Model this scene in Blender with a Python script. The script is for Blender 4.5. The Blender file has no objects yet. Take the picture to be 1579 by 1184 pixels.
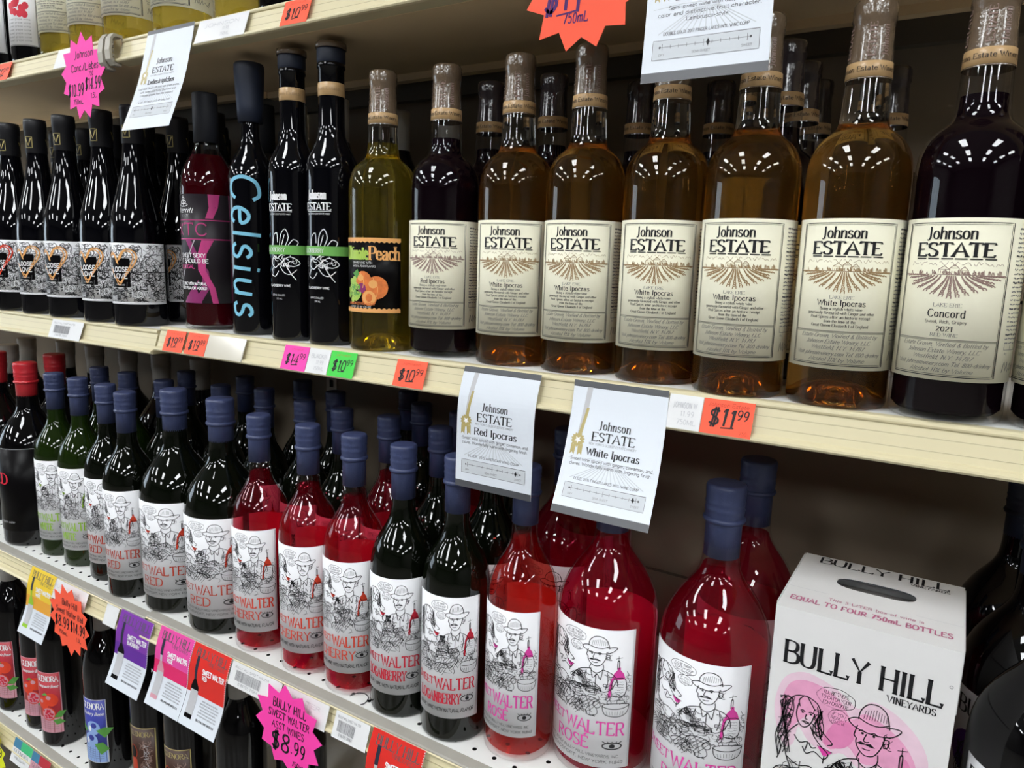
import bpy, math, random
from mathutils import Vector, Matrix
from mathutils.geometry import tessellate_polygon
random.seed(7)
SC = bpy.context.scene
COL = SC.collection
CZ = 1.45                                    # camera height over the floor; every z below is relative to it
sin, cos, pi = math.sin, math.cos, math.pi
# ------------------------------------------------------------------ camera
yaw, pit, rol = -0.55165354, 0.168502778, 0.0319968698
f = Vector((sin(yaw)*cos(pit), cos(yaw)*cos(pit), -sin(pit)))
r0 = f.cross(Vector((0, 0, 1))).normalized(); u0 = r0.cross(f)
r = r0*cos(rol) + u0*sin(rol); u = -r0*sin(rol) + u0*cos(rol)
cd = bpy.data.cameras.new('camera'); cam = bpy.data.objects.new('camera', cd); COL.objects.link(cam)
cd.sensor_fit = 'HORIZONTAL'; cd.sensor_width = 36.0; cd.lens = 1117.9/1579*36; cd.clip_start = 0.02
cam.matrix_world = Matrix(((r.x, u.x, -f.x, 0), (r.y, u.y, -f.y, 0), (r.z, u.z, -f.z, CZ), (0, 0, 0, 1)))
SC.camera = cam
# ------------------------------------------------------------------ world, exposure, lamps
w = bpy.data.worlds.new('world'); SC.world = w; w.use_nodes = True
w.node_tree.nodes['Background'].inputs[0].default_value = (0.80, 0.90, 1.0, 1)
w.node_tree.nodes['Background'].inputs[1].default_value = 0.05
SC.view_settings.view_transform = 'Standard'; SC.view_settings.look = 'None'
SC.view_settings.exposure = -0.22; SC.view_settings.gamma = 1.0
SC.cycles.max_bounces = 14; SC.cycles.transparent_max_bounces = 24; SC.cycles.transmission_bounces = 12
SC.cycles.sample_clamp_indirect = 6.0
LAMP = 27.0                                   # strength of the fluorescent diffusers

# ------------------------------------------------------------------ materials
MATS = {}
def pm(name, col, rough=0.5, spec=0.5, coat=0.0, metal=0.0, bump=0.0, bscale=60.0, var=0.0, vscale=30.0, emit=0.0, trans=0.0):
    m = bpy.data.materials.new(name); m.use_nodes = True; MATS[name] = m
    nt = m.node_tree; b = nt.nodes['Principled BSDF']
    b.inputs['Base Color'].default_value = (*col, 1); b.inputs['Roughness'].default_value = rough
    b.inputs['Specular IOR Level'].default_value = spec; b.inputs['Metallic'].default_value = metal
    b.inputs['Coat Weight'].default_value = coat; b.inputs['Coat Roughness'].default_value = 0.05
    if trans: b.inputs['Transmission Weight'].default_value = trans; b.inputs['IOR'].default_value = 1.45
    if emit:
        b.inputs['Emission Color'].default_value = (*col, 1); b.inputs['Emission Strength'].default_value = emit
    if var or bump:
        tc = nt.nodes.new('ShaderNodeTexCoord'); no = nt.nodes.new('ShaderNodeTexNoise')
        no.inputs['Scale'].default_value = vscale if var else bscale; no.inputs['Detail'].default_value = 4
        nt.links.new(tc.outputs['Object'], no.inputs['Vector'])
        if var:
            mx = nt.nodes.new('ShaderNodeMix'); mx.data_type = 'RGBA'
            mx.inputs[6].default_value = (*[c*(1-var) for c in col], 1); mx.inputs[7].default_value = (*[min(1, c*(1+var)) for c in col], 1)
            nt.links.new(no.outputs['Fac'], mx.inputs[0]); nt.links.new(mx.outputs[2], b.inputs['Base Color'])
        if bump:
            n2 = nt.nodes.new('ShaderNodeTexNoise'); n2.inputs['Scale'].default_value = bscale; n2.inputs['Detail'].default_value = 3
            nt.links.new(tc.outputs['Object'], n2.inputs['Vector'])
            bp = nt.nodes.new('ShaderNodeBump'); bp.inputs['Strength'].default_value = bump; bp.inputs['Distance'].default_value = 0.002
            nt.links.new(n2.outputs['Fac'], bp.inputs['Height']); nt.links.new(bp.outputs['Normal'], b.inputs['Normal'])
    return m
def clear_glass(name, tint=(1, 1, 1), ior=1.5):
    """bottle glass seen as a thin wall: a Fresnel reflection over a straight view through"""
    m = bpy.data.materials.new(name); m.use_nodes = True; MATS[name] = m; nt = m.node_tree
    nt.nodes.remove(nt.nodes['Principled BSDF']); out = nt.nodes['Material Output']
    t = nt.nodes.new('ShaderNodeBsdfTransparent'); t.inputs[0].default_value = (*tint, 1)
    g = nt.nodes.new('ShaderNodeBsdfGlossy'); g.inputs['Roughness'].default_value = 0.015
    lw = nt.nodes.new('ShaderNodeLayerWeight'); lw.inputs[0].default_value = 0.5
    pw = nt.nodes.new('ShaderNodeMath'); pw.operation = 'POWER'; pw.inputs[1].default_value = 4.5; nt.links.new(lw.outputs['Facing'], pw.inputs[0])
    fr = nt.nodes.new('ShaderNodeMath'); fr.operation = 'MULTIPLY_ADD'; fr.inputs[1].default_value = 0.9; fr.inputs[2].default_value = 0.05; nt.links.new(pw.outputs[0], fr.inputs[0])
    mx = nt.nodes.new('ShaderNodeMixShader')
    nt.links.new(fr.outputs[0], mx.inputs[0]); nt.links.new(t.outputs[0], mx.inputs[1]); nt.links.new(g.outputs[0], mx.inputs[2])
    nt.links.new(mx.outputs[0], out.inputs[0]); return m
def wine_mat(name, tint, body, fac):
    """coloured liquid: part of the light goes straight through tinted, part is scattered back"""
    m = bpy.data.materials.new(name); m.use_nodes = True; MATS[name] = m; nt = m.node_tree
    b = nt.nodes['Principled BSDF']; out = nt.nodes['Material Output']
    b.inputs['Base Color'].default_value = (*body, 1); b.inputs['Roughness'].default_value = 0.35; b.inputs['Specular IOR Level'].default_value = 0.0
    t = nt.nodes.new('ShaderNodeBsdfTransparent'); t.inputs[0].default_value = (*tint, 1)
    mx = nt.nodes.new('ShaderNodeMixShader'); mx.inputs[0].default_value = fac
    nt.links.new(t.outputs[0], mx.inputs[1]); nt.links.new(b.outputs[0], mx.inputs[2]); nt.links.new(mx.outputs[0], out.inputs[0]); return m
def refr_glass(name, col=(1, 1, 1), ior=1.5):
    m = bpy.data.materials.new(name); m.use_nodes = True; MATS[name] = m; nt = m.node_tree
    nt.nodes.remove(nt.nodes['Principled BSDF']); out = nt.nodes['Material Output']
    g = nt.nodes.new('ShaderNodeBsdfGlass'); g.inputs['Color'].default_value = (*col, 1); g.inputs['Roughness'].default_value = 0.0; g.inputs['IOR'].default_value = ior
    nt.links.new(g.outputs[0], out.inputs[0]); return m

pm('dark_glass', (0.002, 0.0018, 0.0022), 0.03, 0.5)
pm('green_dark_glass', (0.0022, 0.0032, 0.0015), 0.03, 0.5)
pm('green_glass', (0.008, 0.018, 0.002), 0.03, 0.5)
pm('black_glass', (0.0018, 0.0018, 0.003), 0.02, 0.5)
clear_glass('clear_glass'); refr_glass('flint_glass', (0.97, 0.96, 0.93))
wine_mat('wine_dark', (0.05, 0.005, 0.015), (0.004, 0.0015, 0.003), 0.9)
wine_mat('wine_amber', (0.93, 0.74, 0.40), (0.34, 0.18, 0.05), 0.12)
wine_mat('wine_yellow', (0.97, 0.90, 0.40), (0.55, 0.45, 0.08), 0.10)
wine_mat('wine_gold', (0.97, 0.90, 0.42), (0.60, 0.48, 0.08), 0.28)
wine_mat('wine_cherry', (0.94, 0.28, 0.37), (0.17, 0.0015, 0.008), 0.22)
wine_mat('wine_garnet', (0.40, 0.01, 0.03), (0.055, 0.001, 0.004), 0.75)
wine_mat('wine_rose', (0.95, 0.27, 0.42), (0.225, 0.0015, 0.012), 0.25)
wine_mat('wine_blush', (0.97, 0.38, 0.33), (0.31, 0.004, 0.006), 0.22)
pm('capsule_blue', (0.036, 0.048, 0.118), 0.42, 0.5, bump=0.15, bscale=500, var=0.12, vscale=120)
pm('capsule_red', (0.50, 0.02, 0.03), 0.3, 0.5, var=0.1)
pm('capsule_grey', (0.42, 0.40, 0.37), 0.45, 0.4, var=0.08)
pm('capsule_black', (0.012, 0.012, 0.015), 0.45, 0.4, bump=0.1, bscale=400)
pm('capsule_matte', (0.020, 0.022, 0.030), 0.6, 0.4)
pm('capsule_navy', (0.016, 0.022, 0.042), 0.5, 0.4)
pm('capsule_film', (0.15, 0.105, 0.068), 0.16, 0.7, coat=0.6, bump=0.5, bscale=160, var=0.35, vscale=70)
pm('capsule_film_dark', (0.045, 0.035, 0.040), 0.14, 0.7, coat=0.6, bump=0.4, bscale=160, var=0.3, vscale=70)
pm('band_tan', (0.50, 0.32, 0.15), 0.35, 0.5, var=0.08)
pm('cork', (0.50, 0.33, 0.18), 0.8, 0.2, var=0.2, vscale=200)
pm('paper_cream', (0.82, 0.79, 0.62), 0.55, 0.3, var=0.02)
pm('paper_white', (0.80, 0.80, 0.82), 0.5, 0.3, var=0.02)
pm('card_white', (0.69, 0.73, 0.785), 0.45, 0.35, var=0.015)
pm('tag_white', (0.74, 0.74, 0.74), 0.35, 0.4)
pm('tag_clear', (0.62, 0.58, 0.48), 0.12, 0.6, coat=0.6)
pm('ink_black', (0.012, 0.012, 0.014), 0.5, 0.3)
pm('ink_grey', (0.20, 0.20, 0.21), 0.5, 0.3)
pm('ink_pale', (0.50, 0.50, 0.52), 0.5, 0.3)
pm('ink_ghost', (0.57, 0.60, 0.63), 0.5, 0.3)
pm('ink_soft', (0.10, 0.10, 0.105), 0.5, 0.3)
pm('ink_brown', (0.36, 0.24, 0.12), 0.5, 0.3)
pm('ink_mauve', (0.30, 0.20, 0.17), 0.5, 0.3)
pm('ink_gold', (0.44, 0.36, 0.14), 0.3, 0.5)
pm('ink_white', (0.85, 0.85, 0.86), 0.4, 0.4)
pm('ink_red', (0.50, 0.05, 0.02), 0.45, 0.3)
pm('ink_scarlet', (0.72, 0.06, 0.025), 0.45, 0.3)
pm('ink_crimson', (0.60, 0.02, 0.045), 0.45, 0.3)
pm('ink_lime', (0.30, 0.55, 0.03), 0.45, 0.3)
pm('ink_pink', (0.72, 0.06, 0.36), 0.45, 0.3)
pm('ink_rosy', (0.52, 0.16, 0.27), 0.5, 0.3)
pm('wash_pink', (0.80, 0.36, 0.55), 0.5, 0.3, var=0.2, vscale=60)
pm('wash_core', (0.76, 0.24, 0.46), 0.5, 0.3, var=0.15, vscale=60)
pm('wash_pale', (0.80, 0.58, 0.68), 0.5, 0.3, var=0.15, vscale=60)
pm('ink_purple', (0.07, 0.012, 0.13), 0.5, 0.3)
pm('ink_sky', (0.22, 0.56, 0.75), 0.4, 0.4)
pm('ink_green', (0.17, 0.46, 0.10), 0.4, 0.4)
pm('ink_leaf', (0.10, 0.32, 0.06), 0.4, 0.4)
pm('ink_peach', (0.85, 0.42, 0.14), 0.4, 0.4)
pm('ink_fruit', (0.80, 0.20, 0.05), 0.4, 0.4, var=0.4, vscale=160)
pm('ink_grape', (0.42, 0.60, 0.10), 0.4, 0.4)
pm('ink_blueberry', (0.10, 0.20, 0.55), 0.4, 0.4)
pm('ink_skyberry', (0.28, 0.42, 0.75), 0.4, 0.4)
pm('ink_magenta', (0.55, 0.05, 0.22), 0.4, 0.4)
pm('ink_plum', (0.26, 0.03, 0.14), 0.4, 0.4)
pm('label_charcoal', (0.024, 0.019, 0.024), 0.4, 0.25)
pm('label_black', (0.0035, 0.003, 0.0035), 0.3, 0.08)
pm('label_red', (0.42, 0.025, 0.04), 0.4, 0.4, var=0.25, vscale=60)
pm('label_rose', (0.62, 0.30, 0.36), 0.4, 0.4)
pm('label_blue', (0.045, 0.055, 0.32), 0.4, 0.4)
pm('label_brown', (0.050, 0.020, 0.012), 0.4, 0.4, var=0.6, vscale=60)
pm('label_yellow', (0.60, 0.45, 0.03), 0.4, 0.4)
pm('neon_orange', (1.0, 0.115, 0.055), 0.55, 0.3)
pm('neon_pink', (1.0, 0.060, 0.42), 0.55, 0.3)
pm('neon_green', (0.06, 0.62, 0.07), 0.55, 0.3)
pm('neon_yellow', (0.80, 0.85, 0.02), 0.55, 0.3)
pm('flyer_yellow', (0.80, 0.55, 0.03), 0.4, 0.4)
pm('flyer_amber', (0.78, 0.36, 0.03), 0.4, 0.4)
pm('flyer_purple', (0.20, 0.035, 0.36), 0.4, 0.4)
pm('flyer_violet', (0.12, 0.02, 0.30), 0.4, 0.4)
pm('flyer_pink', (0.76, 0.07, 0.34), 0.4, 0.4)
pm('flyer_rose', (0.74, 0.02, 0.14), 0.4, 0.4)
pm('flyer_red', (0.68, 0.025, 0.018), 0.4, 0.4)
pm('flyer_teal', (0.05, 0.20, 0.33), 0.4, 0.4)
pm('flyer_green', (0.05, 0.45, 0.18), 0.4, 0.4)
pm('edge_grey', (0.075, 0.077, 0.085), 0.4, 0.4)
pm('shelf_cream', (0.66, 0.59, 0.38), 0.38, 0.45, var=0.03, vscale=5)
pm('shelf_groove', (0.47, 0.41, 0.26), 0.5, 0.3)
pm('shelf_under', (0.74, 0.57, 0.35), 0.5, 0.3, var=0.08, vscale=9)
pm('deck_white', (0.82, 0.82, 0.79), 0.5, 0.4, var=0.07, vscale=22)
pm('deck_steel', (0.33, 0.31, 0.27), 0.35, 0.5, var=0.12, vscale=40)
pm('hole_black', (0.008, 0.008, 0.008), 0.8, 0.1)
pm('back_tan', (0.25, 0.20, 0.145), 0.6, 0.25, var=0.06, vscale=8)
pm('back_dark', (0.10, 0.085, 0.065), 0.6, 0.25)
pm('bracket_grey', (0.42, 0.39, 0.33), 0.4, 0.4, var=0.08)
pm('carton_white', (0.76, 0.75, 0.74), 0.42, 0.4, var=0.03)
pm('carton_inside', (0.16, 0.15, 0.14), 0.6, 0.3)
pm('floor_tile', (0.13, 0.12, 0.105), 0.3, 0.5, var=0.1, vscale=3)
pm('ceiling_tile', (0.42, 0.42, 0.41), 0.8, 0.2, bump=0.3, bscale=40, var=0.03)
pm('wall_paint', (0.10, 0.095, 0.09), 0.7, 0.3, var=0.05, vscale=2)
pm('lamp_housing', (0.7, 0.7, 0.7), 0.4, 0.4)
pm('lamp_diffuser', (0.95, 0.98, 1.0), 0.5, 0.3, emit=LAMP)
pm('window_daylight', (0.75, 0.88, 1.0), 0.5, 0.3, emit=3.5)

# ------------------------------------------------------------------ mesh builder
class MB:
    def __init__(s): s.v = []; s.f = []; s.m = []; s.s = []; s.mats = []
    def mi(s, mat):
        if mat not in s.mats: s.mats.append(mat)
        return s.mats.index(mat)
    def add(s, vs, fs, mat, smooth=False):
        o = len(s.v); s.v += [tuple(v) for v in vs]; k = s.mi(mat)
        for q in fs: s.f.append(tuple(o+i for i in q)); s.m.append(k); s.s.append(smooth)
    def lathe(s, prof, mat, n=48, cap0=True, cap1=True, flip=False):
        vs = []; fs = []
        for (R, z) in prof:
            for i in range(n):
                a = 2*pi*i/n; vs.append((R*cos(a), R*sin(a), z))
        for j in range(len(prof)-1):
            for i in range(n):
                k = (i+1) % n; fs.append((j*n+i, j*n+k, (j+1)*n+k, (j+1)*n+i))
        if cap0: fs.append(tuple(range(n-1, -1, -1)))
        if cap1: fs.append(tuple((len(prof)-1)*n+i for i in range(n)))
        if flip: fs = [q[::-1] for q in fs]
        s.add(vs, fs, mat, True)
    def box(s, a, b, mat):
        (x0, y0, z0), (x1, y1, z1) = a, b
        v = [(x0,y0,z0),(x1,y0,z0),(x1,y1,z0),(x0,y1,z0),(x0,y0,z1),(x1,y0,z1),(x1,y1,z1),(x0,y1,z1)]
        s.add(v, [(0,3,2,1),(4,5,6,7),(0,1,5,4),(1,2,6,5),(2,3,7,6),(3,0,4,7)], mat)
    def extrude_x(s, prof, x0, x1, mat, caps=True, mats=None):
        """closed (y,z) outline, counter-clockwise seen from +x, swept along x"""
        n = len(prof); vs = [(x0, y, z) for y, z in prof] + [(x1, y, z) for y, z in prof]
        for i in range(n):
            k = (i+1) % n; s.add([vs[i], vs[k], vs[n+k], vs[n+i]], [(0, 3, 2, 1)], mats[i] if mats and mats[i] else mat)
        if caps: s.add(vs, [tuple(range(n-1, -1, -1)), tuple(range(n, 2*n))], mat)
    def mesh(s, name):
        me = bpy.data.meshes.new(name); me.from_pydata(s.v, [], s.f)
        for m in s.mats: me.materials.append(MATS[m])
        me.polygons.foreach_set('material_index', s.m); me.polygons.foreach_set('use_smooth', s.s); me.update(); return me
    def obj(s, name, parent=None): return link(name, s.mesh(name), parent)
def link(name, me, parent=None):
    o = bpy.data.objects.new(name, me); COL.objects.link(o)
    if parent: o.parent = parent
    return o
def tag(o, label, cat, group=None):
    o['label'] = label; o['category'] = cat
    if group: o['group'] = group
    return o
def thing(name, label, cat, loc, group=None, rz=0.0):
    o = bpy.data.objects.new(name, None); COL.objects.link(o); o.empty_display_size = 0.03
    o.location = (loc[0], loc[1], loc[2]+CZ); o.rotation_euler = (0, 0, rz); return tag(o, label, cat, group)
def structure(o): o['kind'] = 'structure'; return o

# ------------------------------------------------------------------ stroke alphabet (cap height 10, x-height 6.6)
G = {
'A':'8;0,0 4,10 8,0|1.5,3.5 6.5,3.5','B':'7;1,0 1,10|~1,10 4,10 6,9 6,6.5 4,5.3 1,5.3|~1,5.3 4.5,5.3 6.8,4 6.8,1.3 4.5,0 1,0',
'C':'8;~7.5,8 6,9.7 4,10 1.8,8.8 0.6,5 1.8,1.2 4,0 6,.3 7.5,2','D':'8;1,0 1,10|~1,10 4,10 6.8,8.2 7.5,5 6.8,1.8 4,0 1,0',
'E':'7;1,0 1,10|1,10 6.5,10 6.5,8.6|1,5.2 5.2,5.2|1,0 6.7,0 6.7,1.5','F':'7;1,0 1,10|1,10 6.5,10 6.5,8.6|1,5.2 5.2,5.2',
'G':'8;~7.3,8 6,9.7 4,10 1.8,8.8 .6,5 1.8,1.2 4,0 6,.3 7.3,1.5|7.3,1 7.3,4.5|5,4.5 7.8,4.5','H':'8;1,0 1,10|7,0 7,10|1,5.2 7,5.2',
'I':'3;1.5,0 1.5,10','J':'5;~3,10 3,2.5 2.4,0 1,-1 0,-.6','K':'8;1,0 1,10|7,10 1,4.5|3,6.2 7.5,0','L':'7;1,0 1,10|1,0 6.5,0 6.5,1.8',
'M':'10;1,0 1,10|1,10 5,1 9,10|9,10 9,0','N':'8;1,0 1,10|1,10 7,0|7,0 7,10','O':'9;~4.5,10 1.8,8.8 .6,5 1.8,1.2 4.5,0 7.2,1.2 8.4,5 7.2,8.8 4.5,10',
'P':'7;1,0 1,10|~1,10 4.5,10 6.5,8.8 6.5,6 4.5,4.8 1,4.8','Q':'9;~4.5,10 1.8,8.8 .6,5 1.8,1.2 4.5,0 7.2,1.2 8.4,5 7.2,8.8 4.5,10|5,2 8.5,-1.5',
'R':'8;1,0 1,10|~1,10 4.5,10 6.3,8.9 6.3,6.3 4.5,5.2 1,5.2|3.8,5.2 7.2,0','S':'7;~6.2,8.2 5,9.8 3,10 1.2,8.8 1.2,6.8 3,5.6 5,4.6 6.3,3.2 6.1,1.2 4.5,0 2.2,.1 .8,1.8',
'T':'8;4,0 4,10|.4,8.6 .4,10 7.6,10 7.6,8.6','U':'8;~1,10 1,3 2,.6 4,0 6,.6 7,3 7,10','V':'8;0,10 4,0 8,10','W':'11;0,10 3,0 5.5,9|5.5,9 8,0 11,10',
'X':'8;.5,0 7.5,10|.5,10 7.5,0','Y':'8;.3,10 4,5 7.7,10|4,0 4,5','Z':'7;.8,8.6 .8,10 6.4,10 .6,0 6.6,0 6.6,1.5',
'a':'6;~1,5.6 2.5,6.6 4.2,6.2 4.6,5 4.6,0|~4.6,3.9 2,3.4 .8,1.8 1.6,.1 3.3,.3 4.6,1.6','b':'6;1,0 1,10|~1,5 2.2,6.5 4,6.5 5.2,5 5.2,1.7 4,0 2.2,.1 1,1.6',
'c':'5.5;~4.9,5.4 4,6.5 2.5,6.5 1,5.2 .7,3.2 1.2,1 2.6,0 4,.2 5,1.4','d':'6;5,0 5,10|~5,5 3.8,6.5 2,6.5 .8,5 .8,1.7 2,0 3.8,.1 5,1.6',
'e':'5.6;~.8,3.6 5,3.6 4.7,5.5 3,6.6 1.4,5.8 .7,3.4 1.3,.9 3,0 4.4,.3 5.1,1.4','f':'4;~4,9.6 3,10 2,9.2 1.8,7.5 1.8,0|.4,6.6 3.6,6.6',
'g':'6;~5,5 3.8,6.5 2,6.5 .8,5 .8,2 2,.3 3.8,.4 5,1.8|~5,6.6 5,-1 4.2,-2.8 2.4,-3 1,-2.2','h':'6;1,0 1,10|~1,4.5 2.3,6.3 4,6.5 5,5.3 5,0',
'i':'2.6;1.3,0 1.3,6.6|~1.3,8.6 1.3,9.4','j':'3;~1.8,6.6 1.8,-1.5 1,-2.9 0,-3|~1.8,8.6 1.8,9.4','k':'6;1,0 1,10|4.8,6.6 1,3|2.4,4.2 5.2,0','l':'2.6;1.3,0 1.3,10',
'm':'9;1,0 1,6.6|~1,4.6 2.2,6.3 3.6,6.5 4.5,5.3 4.5,0|~4.5,4.6 5.7,6.3 7.1,6.5 8,5.3 8,0','n':'6;1,0 1,6.6|~1,4.5 2.3,6.3 4,6.5 5,5.3 5,0',
'o':'6;~3,6.6 1.4,5.8 .7,3.3 1.4,.8 3,0 4.6,.8 5.3,3.3 4.6,5.8 3,6.6','p':'6;1,-3 1,6.6|~1,5 2.2,6.5 4,6.5 5.2,5 5.2,1.7 4,0 2.2,.1 1,1.6',
'q':'6;5,-3 5,6.6|~5,5 3.8,6.5 2,6.5 .8,5 .8,1.7 2,0 3.8,.1 5,1.6','r':'4.4;1,0 1,6.6|~1,4.3 2,6 3.2,6.6 4.2,6.2','s':'5;~4.4,5.4 3.5,6.5 2,6.5 .9,5.4 1.3,4 3.3,3.1 4.4,2 4,.5 2.6,0 1.2,.2 .5,1.4',
't':'4;~1.8,9 1.8,1.6 2.5,.2 3.8,.4|.3,6.6 3.6,6.6','u':'6;~1,6.6 1,1.7 2,.1 3.6,.2 5,1.8|5,0 5,6.6','v':'5.6;.3,6.6 2.8,0 5.3,6.6','w':'8.4;.2,6.6 2.2,0 4.2,6|4.2,6 6.2,0 8.2,6.6',
'x':'5.6;.4,0 5.2,6.6|.4,6.6 5.2,0','y':'5.6;.3,6.6 2.8,.2|~5.3,6.6 2.8,.2 1.6,-2.4 .2,-3','z':'5;.5,6.6 4.5,6.6 .4,0 4.6,0',
'0':'6.4;~3.2,10 1.4,8.6 .8,5 1.4,1.4 3.2,0 5,1.4 5.6,5 5,8.6 3.2,10','1':'4;.8,8 2.4,10 2.4,0','2':'6.4;~.9,8 2,9.8 4,9.9 5.3,8.4 5,6.2 2.6,3.2 .8,.2|.8,.1 5.8,.1',
'3':'6.4;~.9,8.6 2.4,10 4.4,9.8 5.2,8 4.4,5.8 2.6,5.3|~2.6,5.3 4.8,4.8 5.6,2.8 4.6,.5 2.6,0 .8,1.4','4':'6.8;4.6,0 4.6,10 .4,3 6.4,3','5':'6.4;5.2,10 1.5,10 1.2,5.8|~1.2,5.6 3,6.3 4.8,5.6 5.6,3.4 4.8,.9 2.8,0 .8,1.2',
'6':'6.4;~5,9.4 3,9 1.4,6.4 .9,3 1.8,.6 3.4,0 5,.9 5.4,3.2 4.4,5.4 2.6,5.6 1.1,4','7':'6.4;.7,10 5.7,10 2.2,0','8':'6.4;~3.2,5.4 1.3,7 1.5,9.2 3.2,10 4.9,9.2 5.1,7 3.2,5.4 1.1,3.6 1,1.2 3.2,0 5.4,1.2 5.3,3.6 3.2,5.4',
'9':'6.4;~5.3,6.4 4.2,4.6 2.4,4.4 1.1,6 1.3,8.6 2.8,10 4.6,9.4 5.4,7 5,3.4 3.6,.6 2,0','$':'7;~5.8,8 4.6,9 2.8,9 1.3,7.8 1.6,6.2 3.5,5 5.4,3.9 5.9,2.2 4.8,.8 3,.6 1,1.8|2.7,-1 3.3,10.6|4,-1 4.6,10.6',
'.':'2.4;~1.2,0 1.2,.9',',':'2.4;~1.3,.8 1.2,0 .5,-1.6',"'":'2;1,10 1,7.5','-':'5;1,3.6 4,3.6','&':'8;~7.5,0 3,6.5 2.6,9 4,10 5,9 4.6,7.2 1.6,4 1.2,1.6 3,0 5,.6 7,4','%':'9;1,0 8,10|~2.4,10 1,8.4 2.4,6.8 3.8,8.4 2.4,10|~6.6,3.4 5.2,1.8 6.6,0 8,1.8 6.6,3.4',
':':'2.4;~1.2,0 1.2,.9|~1.2,5 1.2,5.9','!':'3;1.5,3 1.5,10|~1.5,0 1.5,.9','?':'6;~.8,8 2,9.8 4,9.8 5,8 3,5 3,3|~3,0 3,.9','/':'5;.5,0 4.5,10',' ':'3.6;'}
G['\u00e9'] = G['e'] + '|2.4,8 4.2,10'; G['\u00c9'] = G['E'] + '|3,11 5,13'; G['\u00f6'] = G['o'] + '|~2,8.4 2,9.2|~4,8.4 4,9.2'
G['\u00ae'] = G['O']
GLY = {}
for ch, d in G.items():
    wd, st = d.split(';'); L = []
    for q in st.split('|'):
        if not q: continue
        sm = q[0] == '~'; L.append((sm, [tuple(float(c) for c in p.split(',')) for p in q.lstrip('~').split()]))
    GLY[ch] = (float(wd), L)
def catmull(P, k=3):
    if len(P) < 3: return list(P)
    Q = [P[0]] + list(P) + [P[-1]]
    if P[0] == P[-1]: Q[0] = P[-2]; Q[-1] = P[1]
    o = []
    for i in range(1, len(Q)-2):
        a, b, c, d = Q[i-1:i+3]
        for j in range(k):
            t = j/k
            o.append(tuple(0.5*(2*b[n]+(c[n]-a[n])*t+(2*a[n]-5*b[n]+4*c[n]-d[n])*t*t+(3*b[n]-a[n]-3*c[n]+d[n])*t**3) for n in (0, 1)))
    return o + [P[-1]]
STY = {   # thick, thin, serif half-length, slant, smoothing steps, jitter
 'serif': (1.15, 0.45, 0.9, 0, 3, 0), 'bold': (1.9, 0.6, 1.35, 0, 3, 0), 'display': (2.3, 0.75, 1.6, 0, 3, 0), 'sans': (1.1, 1.1, 0, 0, 2, 0), 'heavy': (1.9, 1.9, 0, 0, 2, 0),
 'script': (0.9, 0.4, 0, 0.42, 2, 0.12), 'hand': (0.95, 0.95, 0, 0.12, 3, 0.35), 'brush': (1.25, 1.25, 0, 0.1, 3, 0.25), 'marker': (1.2, 1.2, 0, .15, 3, .3), 'quirk': (1.25, 0.7, 0.9, 0, 3, 0.3), 'italic': (1.3, 0.5, 0.6, 0.28, 3, 0)}
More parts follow.
